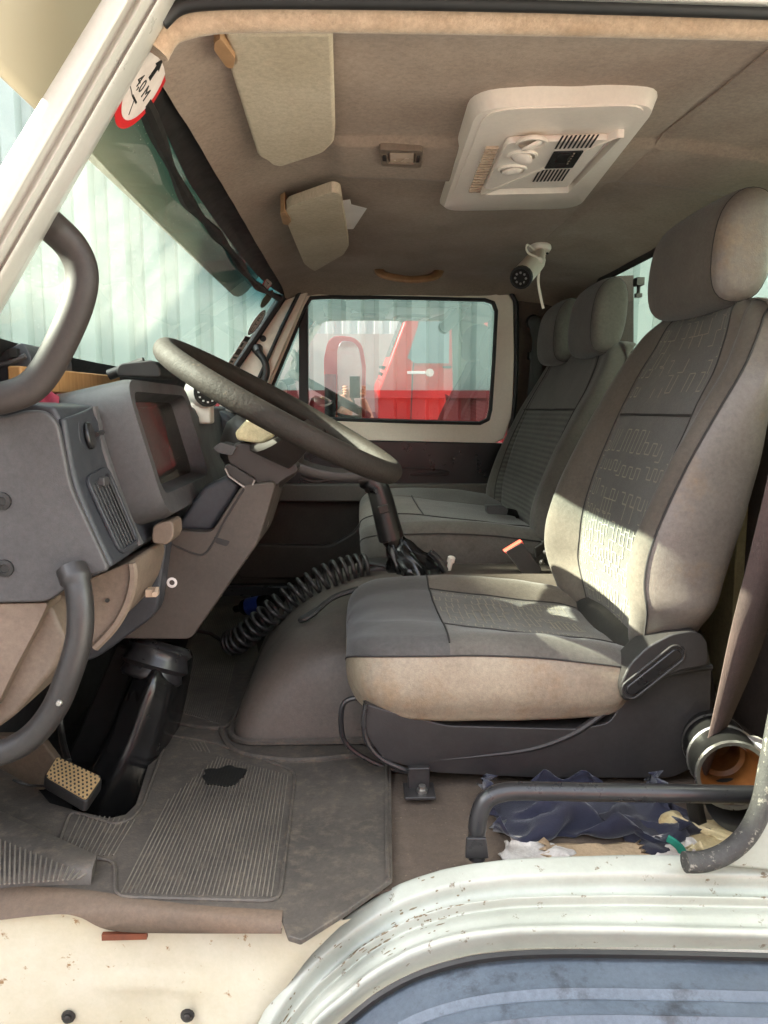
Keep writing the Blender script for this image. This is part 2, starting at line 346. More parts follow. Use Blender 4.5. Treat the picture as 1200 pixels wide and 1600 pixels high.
# red truck behind the photographer: it shows only as a reflection in the passenger window
t = thing('red_truck', 'red forward-control truck parked by the white wall, mirrored in the passenger window', 'truck', V(1.6, -11.0, -1.75))
def rt(pts): return [V(x, -9.8, z - 1.75) for x, z in pts]
MB().prism(rt([(.45, .55), (.42, 1.4), (.66, 2.0), (.98, 2.85), (2.5, 2.95), (2.55, .9), (1.9, .9), (1.75, .55)]), (0, -2.4, 0)).build('cab_body', m_redp, t, bevel=.06, bseg=3)
MB().prism([V(x, -9.785, z - 1.75) for x, z in [(.98, 2.0), (1.20, 2.66), (1.75, 2.66), (1.75, 1.9), (1.12, 1.9)]], (0, .02, 0)).build('side_window', M('truck_window', (112, 128, 128), .2), t)
MB().grid([[V(.655, -10.0, .27), V(.655, -12.0, .27)], [V(.965, -10.0, 1.07), V(.965, -12.0, 1.07)]]).build('windscreen', m_screen, t)
MB().prism(rt([(.70, 2.78), (.90, 2.98), (1.3, 3.2), (1.9, 3.3), (2.4, 2.95), (1.0, 2.86)]), (0, -2.4, 0)).build('roof_deflector', m_redp, t, bevel=.05)
MB().prism(rt([(.22, .35), (.22, .85), (1.3, .85), (1.3, .35)]), (0, -2.4, 0)).build('bumper', M('grey_bumper', (70, 70, 72), .5), t, bevel=.05)
hl = MB(); hl.box((.24, -9.9, -.95), (.06, .3, .25)); hl.build('headlight', m_steel, t, bevel=.02)
MB().box((1.15, -9.79, -.02), (.34, .02, .05)).build('name_band', m_wallw, t, bevel=.004)
for q in ([(1.05, .8), (1.08, 1.75), (1.2, 2.74), (1.82, 2.74), (1.86, 1.2), (1.7, .8)],):
    MB().tube([V(x, -9.80, z - 1.75) for x, z in q], .014, 6, closed=True).build('door_gap', m_black, t)
for k in range(5): MB().box((.50 + k * .012, -10.9, -.45 + k * .13), (.08, 1.5, .05)).build('grille_bar', m_black, t)
MB().box((1.72, -9.78, .08), (.16, .03, .04)).build('door_handle', m_black, t, bevel=.006)
dk = MB(); dk.disc(V(1.40, -9.795, -.02), V(0, 1, 0), .075, .010, 24); dk.build('door_emblem', m_acw, t)
for x in (2.0, 5.5):
    wl = MB(); wl.lathe(V(x, -10.15, -1.25), V(0, 1, 0), [(.20, 0), (.48, .02), (.5, .06), (.5, .24), (.46, .29), (.3, .30)], 28); wo_ = wl.build('wheel', m_black, t)
    MB().lathe(V(x, -9.86, -1.25), V(0, 1, 0), [(.28, 0), (.26, -.04), (.1, -.05), (.09, .03)], 20).build('hub', m_steeld, wo_)
MB().box((5.0, -11.0, .35), (5.0, 2.4, 2.4)).build('cargo_box', m_redp, t, bevel=.03)

# ================================================================== truck cab
cab = thing('truck_cab', 'white truck cab seen through its open driver door, brown lined roof above', 'truck cab', V(.1, .95, -1.75))
def wsx(Y, z):                          # windscreen surface
    return -.235 - .70 * (.40 - z) - .03 * max(0, min(1, (Y - .05) / .5)) * (1 - max(0, (Y - 1.42) / .46) ** 2) - (.015 + .12 * (.40 - z)) * (1 - ((Y - .96) / .92) ** 2)
def on_ws(px, py, off=0.0):             # where a sight line meets the windscreen
    d = ray(px, py); lo, hi = .2, 4.0
    f = lambda s: (CAM + d * s).x - wsx((CAM + d * s).y, (CAM + d * s).z) - off
    for _ in range(60):
        mid = (lo + hi) / 2
        if f(mid) > 0: lo = mid
        else: hi = mid
    return CAM + d * lo
# --- roof lining with a soft raised cross panel and sagging fabric
def roofz(x, y):
    z = .432
    if x > .50: z -= .035 * ((x - .50) / .26) ** 1.6
    if x < -.12: z -= .035 * ((-.12 - x) / .12) ** 1.5
    if y > 1.72: z -= .05 * ((y - 1.72) / .2) ** 2
    if y < .14: z -= .012 * ((.14 - y) / .08) ** 2
    e = min((y - .44) / .016, (.655 - y) / .016, (x + .05) / .03)
    z -= .011 * max(0, min(1, e))
    z += .004 * noise.noise(V(x * 5, y * 4, 1)) + .0016 * noise.noise(V(x * 22, y * 14, 3))
    e2 = abs(x - (.49 + .03 * (y < .5) * (.5 - y)))
    z += .0035 * math.exp(-(e2 / .006) ** 2)
    return z
xs = [-.236 + i * 1.0 / 100 for i in range(101)]; ys = [.058 + i * 1.86 / 150 for i in range(151)]
g = MB(); g.grid([[V(x, y, roofz(x, y)) for y in ys] for x in xs]); g.build('roof_lining', m_liner, cab, ang=60)
MB().box((.27, .98, .50), (1.16, 2.06, .02)).build('roof_shell', m_white, cab, smooth=False)
wt = [V(.49 + (.03 * (.5 - y) if y < .5 else 0), y, roofz(.49, y) - .0006) for y in [.09 + k * .03 for k in range(58)]]
MB().tube(wt, .0016, 6).build('roof_seam', m_liner, cab)
# --- near edge: fleece roll, black seal, painted rail
tp = cr([at(x, y, .05) for x, y in [(240, 78), (258, 48), (285, 34), (340, 24), (450, 22), (700, 25), (950, 30), (1200, 36), (1450, 44)]], 8)
MB().tube(tp, .0175, 14).build('roof_trim', m_fleece, cab)
tp = cr([at(x, y, .02) for x, y in [(252, 34), (280, 10), (330, 2), (450, 0), (700, 3), (950, 9), (1200, 17), (1450, 28)]], 6)
MB().tube(tp, .0085, 10).build('door_seal', m_black, cab)
rl = MB(); rl.prism([V(.9, -.02, .405), V(.9, -.035, .52), V(.9, .04, .52), V(.9, .04, .43)], (-1.18, 0, .012)); rl.build('roof_rail', m_white, cab, bevel=.006)
# --- near windscreen pillar: a pressed profile of five bands
L0 = [((160, 0), (0, 261), -.055), ((197, 0), (0, 338), -.065), ((204, 0), (0, 356), -.052), ((212, 0), (0, 374), -.040), ((224, 0), (0, 392), -.046), ((243, 0), (0, 420), -.022), ((249, 0), (0, 432), -.028), ((274, 0), (0, 474), .012), ((279, 0), (0, 483), .03), ((276, 8), (2, 488), .06)]
rows = []
for (a, b, Y) in L0:
    A, B = at(*a, Y), at(*b, Y); d = B - A
    rows.append([A - d * .28, A, A + d * .33, A + d * .66, B, B + d * .5])
rows.insert(0, [p + V(.005, .10, .0) for p in rows[0]])
A = dense(rows, 4, 2)
MB().grid(A).build('windscreen_pillar', m_white, cab, ang=70)
# --- windscreen, black header strip, wavy rubber
zs = [.405 - i * .345 / 24 for i in range(25)]; ysw = [.05 + i * 1.83 / 32 for i in range(33)]
g = MB(); g.grid([[V(wsx(y, z), y, z) for y in ysw] for z in zs]); wsg = g.build('windscreen', m_glassw, cab, ang=80)
hd = MB(); hd.grid([[V(-.222, y, .428) for y in ysw], [V(-.238, y, .415) for y in ysw]] + [[V(wsx(y, z) + o, y, z) for y in ysw] for z, o in ((.405, .006), (.396, .004), (.388, .002))]); hd.build('header_strip', m_black, cab)
tp = [V(wsx(y, .368) + .012, y, .368 + .006 * math.sin(y * 7 + 1)) for y in [.15 + k * .0283 for k in range(60)]]
MB().tube(tp, [.010 + .003 * math.sin(k * .55) for k in range(60)], 8).build('header_seal', m_black, cab)
tp = [V(wsx(1.865, z) + .004, 1.862, z) for z in [.42 - k * .04 for k in range(13)]]
MB().tube(tp, .015, 8).build('windscreen_seal', m_black, cab)
bs = MB(); bs.grid([[V(wsx(y, .06 + dz) + ox, y, .06 + dz) for y in ysw] for dz, ox in ((.035, .001), (.0, .004), (-.03, .02))]); bs.build('windscreen_base_strip', m_black, cab)
# --- far windscreen pillar
fp = pp([(452, 444), (470, 436), (484, 450), (424, 588), (404, 650), (330, 660), (352, 612), (392, 546)], 1.87)
MB().prism(fp, (0, .08, 0)).build('far_pillar', m_frame, cab, bevel=.006)
MB().tube([at(470, 452, 1.862), at(440, 512, 1.862), at(405, 590, 1.862), at(388, 640, 1.862)], .0065, 8).build('pillar_groove', m_black, cab)
d_ = MB(); d_.disc(at(411, 529, 1.87), (0, -1, 0), .011, .004, 16); d_.build('pillar_plug', m_black, cab)
# --- far side behind the door, rear wall with its window
MB().prism(pp([(770, 440), (990, 430), (990, 1000), (740, 1000), (795, 690), (800, 480)], 1.915), (0, .04, 0)).build('side_trim', m_rear, cab)
MB().tube(cr(pp([(470, 447), (760, 446), (790, 451), (803, 466), (807, 490), (806, 600), (800, 668)], 1.885), 5), .008, 8).build('far_door_seal', m_black, cab)
XR = .765
def slab(name, y0, y1, z0, z1, m, x=XR, th=.03): return MB().box((x + th / 2, (y0 + y1) / 2, (z0 + z1) / 2), (th, y1 - y0, z1 - z0)).build(name, m, cab, bevel=.004)
slab('rear_wall', .02, 1.93, -.66, .03, m_rear)
slab('rear_wall_side', 1.615, 1.93, .031, .44, m_rear)
slab('rear_header', .02, 1.614, .402, .44, m_rear)
ro = rounded([V(XR - .004, .30, .035), V(XR - .004, 1.60, .035), V(XR - .004, 1.60, .398), V(XR - .004, .30, .398)], .06, 6)
rwt = MB(); rwt.tube(ro, .012, 8, closed=True); rws = rwt.build('rear_window_seal', m_black, cab)
MB().grid([[V(XR + .012, .28, z), V(XR + .012, 1.61, z)] for z in (.03, .40)]).build('rear_pane', m_glassr, rws)
for y in (1.22, .88):
    lt = MB(); lt.box((XR - .012, y, .335), (.02, .03, .02)); lt.tube([V(XR - .012, y, .33), V(XR - .012, y, .295)], .005, 8); lt.box((XR - .012, y, .30), (.016, .016, .01)); lt.build('window_latch', m_steeld, rws)
tag(MB().box((1.26, .95, .3), (.06, 2.6, 3.2)).build('cargo_body', M('cargo_body_paint', (196, 206, 198), .5, (178, 190, 184), 1.5), None, smooth=False), 'pale grey cargo box wall behind the rear window', 'cargo box')
slab('rear_padding', .60, .80, -.60, -.10, M('yellowed_foam', (176, 160, 118), .9, (146, 128, 90), 6, bump=.5, bs=120), x=XR - .022, th=.02)
# --- floor, firewall
MB().box((.28, 1.0, -.64), (1.0, 1.85, .04)).build('floor', m_floor, cab)
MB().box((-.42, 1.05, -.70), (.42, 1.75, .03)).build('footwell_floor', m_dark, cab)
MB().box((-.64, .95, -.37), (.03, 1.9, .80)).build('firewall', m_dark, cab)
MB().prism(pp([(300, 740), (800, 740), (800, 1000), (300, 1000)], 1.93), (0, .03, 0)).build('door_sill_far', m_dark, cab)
# --- sill and wheel arch pressing
inner = [(1480, 1352), (1330, 1344), (1200, 1340), (1000, 1338), (850, 1342), (760, 1349), (690, 1362), (625, 1384), (572, 1414), (520, 1452), (474, 1497), (430, 1555), (396, 1620), (372, 1690)]
outer = [(1480, 1490), (1330, 1478), (1200, 1471), (1000, 1466), (850, 1465), (760, 1471), (696, 1484), (640, 1504), (588, 1533), (540, 1571), (500, 1606), (466, 1650), (440, 1700), (420, 1770)]
def yk(px, hi, lo): return lerp(lo, hi, max(0, min(1, (px - 400) / 230)) ** .8)
I = cr([at(x, y, yk(x, .085, .008)) for x, y in inner], 6); O = cr([at(x, y, yk(x, -.012, -.050)) for x, y in outer], 6)
prof = [(-.06, -.03), (-.012, -.006), (0, .003), (.05, .006), (.20, .006), (.27, .004), (.33, -.006), (.40, -.010), (.47, -.008), (.52, .004), (.545, .007), (.57, .002), (.60, -.004), (.65, -.001), (.74, .004), (.86, .005), (.91, .011), (.96, .012), (1.0, .006), (1.005, -.02)]
rows = []
for k in range(len(I)):
    a, b = I[k], O[k]; tg = (I[min(k + 1, len(I) - 1)] - I[max(k - 1, 0)]).normalized(); nn = (b - a).cross(tg).normalized()
    if nn.z < 0 and abs(nn.z) > .2: nn = -nn
    if nn.dot(V(.3, -.5, .8)) < 0: nn = -nn
    wob = .0015 * noise.noise(V(k * .35, 2, 2))
    rows.append([lerp(a, b, f) + nn * (h + wob) for f, h in prof])
A = dense(rows, 1, 3)
MB().grid(A).build('wheel_arch', m_sill, cab, ang=80)
rc_n = random.Random(17); g = MB()
for _ in range(420):
    i = rc_n.randint(12, len(A) - 3); j = rc_n.randint(6, len(A[0]) - 14) if rc_n.random() < .55 else rc_n.choice([26, 27, 28, 29, 30, 34, 35])
    p = A[i][j]; e1 = (A[i + 1][j] - p).normalized(); e2 = (A[i][j + 1] - p); e2 = e2.normalized() if e2.length > 1e-7 else V(0, -1, 0); nn = e1.cross(e2).normalized()
    if nn.dot(CAM - p) < 0: nn = -nn
    if nn.length < .5 or noise.noise(p * 9 + V(3, 0, 0)) < .06: continue
    L_, W_ = rc_n.choice([.0015, .002, .003, .006]) * rc_n.uniform(.6, 1.5), rc_n.uniform(.0006, .0014); c = p + e1 * rc_n.uniform(0, .02) + nn * .0006
    g.add([c + e1 * math.cos(a) * L_ * rc_n.uniform(.5, 1.2) + e2 * math.sin(a) * W_ * rc_n.uniform(.5, 1.2) for a in [k * math.pi / 3.5 for k in range(7)]], [list(range(7))])
g.build('paint_chips', M('grime', (112, 98, 78), .9), cab, smooth=False, recalc=False, kind='stuff')
tp = [p + V(0, -.012, -.012) for p in O]
MB().tube(tp, .005, 6).build('arch_edge_seal', m_black, cab)
# --- mudguard below it, with pressed ridges along its length
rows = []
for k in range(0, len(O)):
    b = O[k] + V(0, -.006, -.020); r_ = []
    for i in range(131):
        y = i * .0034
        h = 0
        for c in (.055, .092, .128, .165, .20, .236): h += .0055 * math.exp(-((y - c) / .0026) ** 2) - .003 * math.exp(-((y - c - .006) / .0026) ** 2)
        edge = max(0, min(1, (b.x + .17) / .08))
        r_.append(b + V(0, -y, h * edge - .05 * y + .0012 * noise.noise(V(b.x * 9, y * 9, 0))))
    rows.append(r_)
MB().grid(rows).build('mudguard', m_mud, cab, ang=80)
# --- cream panel under the mat
lp = MB(); cols = 44; rows = []
edge_ = [at(x, y, .010) for x, y in [(560, 1428), (520, 1456), (476, 1500), (432, 1558), (398, 1624), (374, 1690), (350, 1760)]]
def xa(z):
    for p, q in zip(edge_, edge_[1:]):
        if q.z <= z <= p.z: return lerp(p.x, q.x, (p.z - z) / (p.z - q.z)) + .006
    return edge_[0].x + .006 if z > edge_[0].z else edge_[-1].x
for j in range(19):
    z = -.617 - j * .0112; row = []; x1 = xa(z)
    for i in range(cols + 1):
        x = -.62 + i * (x1 + .62) / cols
        ed = max(0, min(1, 1 - (x1 - x) / .16)); y = .046 - .036 * ed * ed * (3 - 2 * ed) + .0014 * noise.noise(V(x * 7, z * 7, 4)) + .006 * math.exp(-((x1 - x) / .012) ** 2)
        y += -.010 * math.exp(-((z + .722) / .006) ** 2) * max(0, min(1, (x + .36) * 14)) * max(0, min(1, (-.17 - x) * 20))
        row.append(V(x, y, z))
    rows.append(row)
lp.grid(rows); lp.build('lower_panel', m_panel, cab, ang=80)
for x, y, Y in ((107, 1588, .044), (293, 1586, .026)):
    b = MB(); b.lathe(at(x, y, Y), (0, -1, 0), [(.009, 0), (.0085, .002), (.0055, .003), (.0055, .006), (.004, .007)], 12); b.build('bolt', m_steeld, cab)
# --- pillar behind the door opening and the cut end of its rubber seal
MB().prism(pp([(1080, 1350), (1130, 1338), (1168, 1308), (1192, 1262), (1208, 1190), (1330, 700), (1360, -60), (1620, -60), (1620, 1500), (1330, 1372), (1200, 1362)], .05), (0, .012, 0)).build('rear_pillar', m_sill, cab, bevel=.01, bseg=3)
st = cr(pp([(1070, 1347), (1100, 1346), (1136, 1332), (1168, 1303), (1190, 1258), (1202, 1200), (1222, 1100), (1260, 950)], .045), 6)
MB().tube(st, .0125, 12, flat=1.15).build('rubber_seal_end', m_tread, cab)
# --- tinted visor fixed outside above the windscreen
def visor_mat():
    m = bpy.data.materials.new('tinted_acrylic'); m.use_nodes = True; N = m.node_tree.nodes; L = m.node_tree.links; N.clear()
    o = N.new('ShaderNodeOutputMaterial'); a = N.new('ShaderNodeBsdfTransparent'); a.inputs[0].default_value = lin((190, 184, 158)) + (1,)
    b = N.new('ShaderNodeBsdfTranslucent'); b.inputs[0].default_value = lin((172, 168, 158)) + (1,); c = N.new('ShaderNodeBsdfPrincipled'); c.inputs['Base Color'].default_value = lin((152, 145, 128)) + (1,); c.inputs['Roughness'].default_value = .25
    x = N.new('ShaderNodeMixShader'); x.inputs[0].default_value = .76; L.new(b.outputs[0], x.inputs[1]); L.new(c.outputs[0], x.inputs[2])
    y = N.new('ShaderNodeMixShader'); y.inputs[0].default_value = .90; L.new(a.outputs[0], y.inputs[1]); L.new(x.outputs[0], y.inputs[2]); L.new(y.outputs[0], o.inputs[0]); return m
m_acr = visor_mat()
rows = []
for i in range(13):
    f = i / 12; row = []
    for k in range(61):
        y = -.30 + k * 2.06 / 60
        c = max(0, (y - 1.45) / .31); lift = 1 - math.sqrt(max(0, 1 - min(c, 1) ** 2))     # rounded far corner
        c0 = max(0, (-.12 - y) / .18); lift = max(lift, 1 - math.sqrt(max(0, 1 - min(c0, 1) ** 2)))
        ff = max(f, lift * .98)
        row.append(V(-.352 + .075 * ff ** 1.3 + (.012 if f else 0) * 0, y, .33 + .16 * ff))
    rows.append(row)
ev = MB(); ev.grid(rows); tag(ev.build('outside_visor', m_acr, None, ang=80, solid=.004), 'olive tinted acrylic visor fixed outside along the top of the windscreen', 'sun shield')
# ================================================================== passenger door
pd = thing('passenger_door', 'closed passenger door with cream window frame and black trim panel', 'door', V(.15, 1.93, -.62))
outer = [(405, 620), (446, 528), (476, 460), (486, 448), (520, 446), (640, 446), (770, 447), (790, 453), (802, 470), (804, 560), (801, 645), (788, 686), (770, 694), (650, 691), (560, 689), (420, 686), (392, 660)]
inner = [(424, 602), (450, 540), (476, 478), (484, 464), (520, 462), (640, 464), (758, 467), (772, 472), (777, 486), (773, 565), (768, 640), (764, 656), (750, 663), (650, 661), (560, 658), (430, 652), (418, 628)]
MB().ring(pp(outer, 1.885), pp(inner, 1.895), (0, .06, 0)).build('window_frame', m_frame, pd, bevel=.006, bseg=3)
MB().tube(rounded(pp(inner, 1.905), .004, 2), .0105, 8, closed=True).build('window_seal', m_black, pd)
MB().prism(pp([(467, 470), (481, 466), (481, 655), (467, 655)], 1.905), (0, .03, 0)).build('divider_bar', m_black, pd, bevel=.003)
def pane(name, pts, Y, tilt):
    P = pp(pts, Y); z0 = min(p.z for p in P)
    return MB().add([p + V(0, (p.z - z0) * -tilt, 0) for p in P], [list(range(len(P)))]).build(name, m_glassd, pd, smooth=False)
pane('window_pane', [(480, 458), (785, 462), (780, 672), (480, 664)], 1.945, .03)
pane('quarter_pane', [(472, 468), (472, 664), (400, 664), (412, 622)], 1.944, .03)
def soft(name, pts, Y, th, m, parent, r=.02, bev=.006, label=None):
    return MB().prism(rounded(pp(pts, Y), r, 4), (0, th, 0)).build(name, m, parent, bevel=bev, bseg=3, label=label)
soft('trim_panel', [(400, 684), (800, 693), (790, 758), (400, 758)], 1.872, .05, m_gloss, pd, .012)
MB().tube(cr(pp([(560, 736), (620, 731), (680, 734), (700, 740), (640, 742)], 1.868), 5), .004, 6).build('pull_ridge', m_gloss, pd)
soft('armrest', [(420, 757), (800, 757), (800, 784), (420, 784)], 1.83, .10, m_armrest, pd, .012)
soft('lower_trim', [(340, 757), (800, 770), (800, 912), (340, 912)], 1.885, .03, m_door, pd, .02)
soft('door_pocket', [(372, 850), (515, 853), (552, 832), (580, 792), (800, 790), (800, 905), (372, 905)], 1.85, .04, m_door, pd, .02, .01)
# ================================================================== solid mirror standing in for one reflected in the passenger window
t = thing('wing_mirror_stand_in', 'red framed wing mirror added outside in place of a reflection in the passenger window', 'mirror', at(540, 660, 2.2))
sh = [(508, 655), (506, 560), (512, 532), (524, 524), (552, 526), (566, 538), (572, 570), (571, 655)]
MB().prism(rounded(pp(sh, 2.2), .02, 3), (0, .07, 0)).build('mirror_shell', m_redp, t, bevel=.012, bseg=3)
gl_ = [(527, 656), (527, 545), (534, 532), (552, 534), (561, 544), (566, 575), (565, 656)]
MB().prism(rounded(pp(gl_, 2.197), .012, 3), (0, .01, 0)).build('mirror_glass', m_mirror, t, bevel=.002)
MB().tube([at(516, 664, 2.19), at(516, 610, 2.19), at(516, 585, 2.19)], .022, 10).build('arm', m_black, t)
# ================================================================== seats
def interp(tab, z):
    for a, b in zip(tab, tab[1:]):
        if a[0] <= z <= b[0] or b is tab[-1]:
            t = max(0, min(1, (z - a[0]) / (b[0] - a[0]))); return [lerp(p, q, t) for p, q in zip(a, b)]
    return list(tab[0])
# z, forward edge of the bolster, centre panel, rear face
BACK = [(-.50, .500, .515, .585), (-.44, .478, .492, .578), (-.385, .456, .478, .578), (-.32, .440, .472, .592), (-.27, .434, .472, .606), (-.21, .444, .478, .622), (-.11, .482, .506, .646), (-.01, .532, .545, .664), (.06, .572, .578, .676), (.115, .602, .604, .684), (.15, .622, .622, .688), (.170, .640, .640, .686)]
def backrest_rows(y0, y1, dz=0, ins=.09, dx=0, wtop=.06, insf=None, nb_=0, fb_=0):
    insf = insf or ins
    rows = []
    for z, xb, xc, xr in BACK:
        k = max(0, (z - .02) / .15); sh = wtop * max(0, min(1, k)) ** 2.2     # shoulders draw in towards the top
        lo = min(1, max(0, (-.33 - z) / .06)) * .048
        a, b = y0 + sh + lo, y1 - sh - lo; m = (a + b) / 2; dp = xr - xb; zz = z + dz
        def p(x, y, e=0): return V(x + dx, y, zz + e)
        cz = .012 if z > .12 else 0
        rows.append([p(xr - .006, m), p(xr - .004, a + .09), p(xr - .012, a + .03), p(xr - .035, a + .004), p(xb + dp * .55, a - .004), p(xb + .045, a + .002), p(xb + nb_ + .012, a + .014), p(xb + nb_, a + .034, cz * .3), p(xb + nb_ + .004, a + ins * .75, cz * .6), p(xc - (.001), a + ins, cz), p(xc + .002, a + ins + .02, cz), p(xc + .007, m, cz), p(xc + .002, b - insf - .02, cz), p(xc - .001, b - insf, cz), p(xb + fb_ + .006, b - .068, cz * .6), p(xb + fb_, b - .042, cz * .3), p(xb + fb_ + .012, b - .017), p(xb + .045, b - .002), p(xb + dp * .55, b + .004), p(xr - .035, b - .004), p(xr - .012, b - .03), p(xr - .004, b - .09)])
    t = rows[-1]; c = sum(t, V(0, 0, 0)) / len(t)
    rows.append([lerp(q, c, .22) + V(0, 0, .010) for q in t]); rows.append([lerp(q, c, .6) + V(0, 0, .014) for q in t])
    return dense(rows, 4, 4, True)        # columns: 22 * 4, closed
# cushion: x, height of bolster top, centre top, bottom, how much narrower
CUSH = [(-.018, -.420, -.420, -.452, .13), (-.014, -.398, -.396, -.474, .085), (.006, -.380, -.378, -.492, .040), (.045, -.370, -.368, -.502, .012), (.12, -.366, -.366, -.508, .0), (.20, -.366, -.376, -.508, 0), (.30, -.372, -.388, -.508, 0), (.37, -.381, -.396, -.505, 0), (.425, -.390, -.402, -.500, .003), (.462, -.402, -.412, -.47, .012)]
def cushion_rows(y0, y1, dz=0, ins=.11, dx=0):
    rows = []
    for x, zb, zc, zl, nr in CUSH:
        a, b = y0 + nr, y1 - nr; m = (a + b) / 2; hh = zb - zl
        def p(y, z, e=0): return V(x + dx + e, y, z + dz)
        zs_ = zl + hh * .62
        rows.append([p(m, zl), p(a + .10, zl), p(a + .02, zl + .004), p(a + .004, zl + .02), p(a - .004, zl + hh * .35), p(a + .000, zs_), p(a + .012, zb - .018), p(a + .034, zb - .003), p(a + .062, zb), p(a + ins, zc + .002), p(a + ins + .03, zc), p(m, zc - .003), p(b - ins - .03, zc), p(b - ins, zc + .002), p(b - .062, zb + .012), p(b - .034, zb + .010), p(b - .012, zb - .012), p(b, zs_), p(b + .004, zl + hh * .35), p(b - .004, zl + .02), p(b - .02, zl + .004), p(b - .10, zl)])
    return dense(rows, 5, 4, True)
def close(A): return [r + [r[0]] for r in A]
def seam(name, pts, parent, m=None, r=.0016):
    return MB().tube(pts, r, 5).build(name, m or m_seam, parent)
def wrinkle(A, amp, sc, seed):
    n = len(A); mcount = len(A[0]); out = []
    for i in range(n):
        row = []
        for j in range(mcount):
            a = A[min(i + 1, n - 1)][j] - A[max(i - 1, 0)][j]; b = A[i][min(j + 1, mcount - 1)] - A[i][max(j - 1, 0)]
            nn = a.cross(b)
            nn = nn.normalized() if nn.length > 1e-9 else V(0, 0, 0)
            row.append(A[i][j] + nn * amp * noise.noise(A[i][j] * sc + V(seed, 0, 0)))
        out.append(row)
    return out
def stitch(A, i0, i1, j0, j1, name, parent, across='j', pitch=.0108, seedn=1, off=.0014, m=None, dens=.8):
    """meander lines of pale thread laid on a patch of a seat surface; rows of square waves that start, stop and change height"""
    rnd = random.Random(seedn); g = MB()
    lu = sum((A[i + 1][(j0 + j1) // 2] - A[i][(j0 + j1) // 2]).length for i in range(i0, i1)); lv = sum((A[(i0 + i1) // 2][j + 1] - A[(i0 + i1) // 2][j]).length for j in range(j0, j1))
    def S(u, v):
        fi = i0 + max(0, min(.9999, u / lu)) * (i1 - i0); fj = j0 + max(0, min(.9999, v / lv)) * (j1 - j0)
        i, j = int(fi), int(fj); a, b = fi - i, fj - j
        P = lerp(lerp(A[i][j], A[i][j + 1], b), lerp(A[i + 1][j], A[i + 1][j + 1], b), a)
        n = (A[i + 1][j] - A[i][j]).cross(A[i][j + 1] - A[i][j]).normalized(); return P, n
    flip = 1 if S(lu / 2, lv / 2)[1].dot(CAM - S(lu / 2, lv / 2)[0]) > 0 else -1
    W, H = (lv, lu) if across == 'j' else (lu, lv)
    def line(p, q, wd=.0008):
        n = max(1, int((Vector(q) - Vector(p)).length / .012)); pr = None
        dq = (Vector(q) - Vector(p)).normalized(); sd = Vector((-dq.y, dq.x)) * wd
        rows = []
        for k in range(n + 1):
            c = Vector(p).lerp(Vector(q), k / n); row = []
            for s_ in (-1, 1):
                c2 = c + sd * s_; uu, vv = (c2.y, c2.x) if across == 'j' else (c2.x, c2.y)
                P, nn = S(uu, vv); row.append(P + nn * off * flip)
            rows.append(row)
        g.grid(rows)
    y = .012
    while y < H - .03:
        x = rnd.uniform(.004, .03)
        base = y + rnd.uniform(-.004, .004)
        hgt = rnd.choice([.014, .020, .026])
        while x < W - pitch * 1.5:
            n = rnd.randint(4, 12); hi = rnd.random() < .5
            for _ in range(n):
                if x > W - pitch: break
                a, b = (base, base + hgt) if not hi else (base + hgt, base)
                b = min(b, H - .004); a = min(a, H - .004)
                if rnd.random() < dens:
                    line((x, a), (x, b)); line((x, b), (x + pitch, b)) if rnd.random() < .9 else None
                x += pitch; hi = not hi
            base += rnd.uniform(-.008, .008); hgt = rnd.choice([.014, .022, .030])
            if rnd.random() < .2: x += pitch
        y += rnd.uniform(.023, .028)
    return g.build(name, m or m_thread, parent, smooth=False, recalc=False, kind='stuff')

# ------------------------------------------------------------------ driver's seat
Y0, Y1 = .325, .805
ds_ = thing('driver_seat', 'charcoal and beige driver seat with line pattern and ripped side bolster', 'seat', V(.28, .565, -.60))
A = wrinkle(close(cushion_rows(Y0, Y1)), .0022, 16, 3)
nj = len(A[0]) - 1; JS = 4           # 4 steps per control column
# columns: side 0..5/6 (0..24), bolster 6..9 (24..36), centre 9..13 (36..52), far bolster 13..16 (52..64), far side 64..88
IF = 22                               # row where the front panel ends (x about .14)
cu = MB().grid(sub_rows(A, IF, len(A) - 1, 36, 52)).build('cushion', m_seatmid, ds_, ang=80)
MB().grid(sub_rows(A, 0, IF, 23, 64), cap=False).build('front_panel', m_seatgrey, cu, ang=80)
MB().grid(sub_rows(A, IF, len(A) - 1, 23, 36)).build('bolster', m_seatmid, cu, ang=80)
MB().grid(sub_rows(A, IF, len(A) - 1, 52, 64)).build('bolster', m_bolster, cu, ang=80)
MB().grid(sub_rows(A, 0, len(A) - 1, 0, 23)).build('side_panel', m_cream, cu, ang=80)
MB().grid(sub_rows(A, 0, len(A) - 1, 62 if 0 else 64, nj)).build('side_panel', m_leathd, cu, ang=80)
MB().add(A[0][:-1], [list(range(nj))]).build('front_cap', m_cream, cu, smooth=False)
seam('seam', [A[IF][j] + V(0, 0, .0008) for j in range(26, 63)], cu)
seam('seam', [A[i][23] + V(0, -.001, .0005) for i in range(0, len(A) - 1)], cu, m_seam, .0016)
seam('seam', [A[i][36] + V(0, 0, .0006) for i in range(IF, len(A) - 1)], cu); seam('seam', [A[i][52] + V(0, 0, .0006) for i in range(IF, len(A) - 1)], cu)
stitch(A, IF, len(A) - 6, 37, 51, 'stitched_pattern', cu, 'i', seedn=4)
B = wrinkle(close(backrest_rows(Y0 - .012, Y1 + .04, ins=.068, insf=.115, nb_=.006, fb_=-.018)), .0024, 13, 9)
nb = len(B) - 1
bk = MB().grid(sub_rows(B, 0, nb, 36, 52)).build('backrest', m_seatmid, ds_, ang=80)
MB().grid(sub_rows(B, 0, nb, 23, 36)).build('bolster', m_bolster, bk, ang=80)
MB().grid(sub_rows(B, 0, nb, 52, 63)).build('bolster', m_bolster, bk, ang=80)
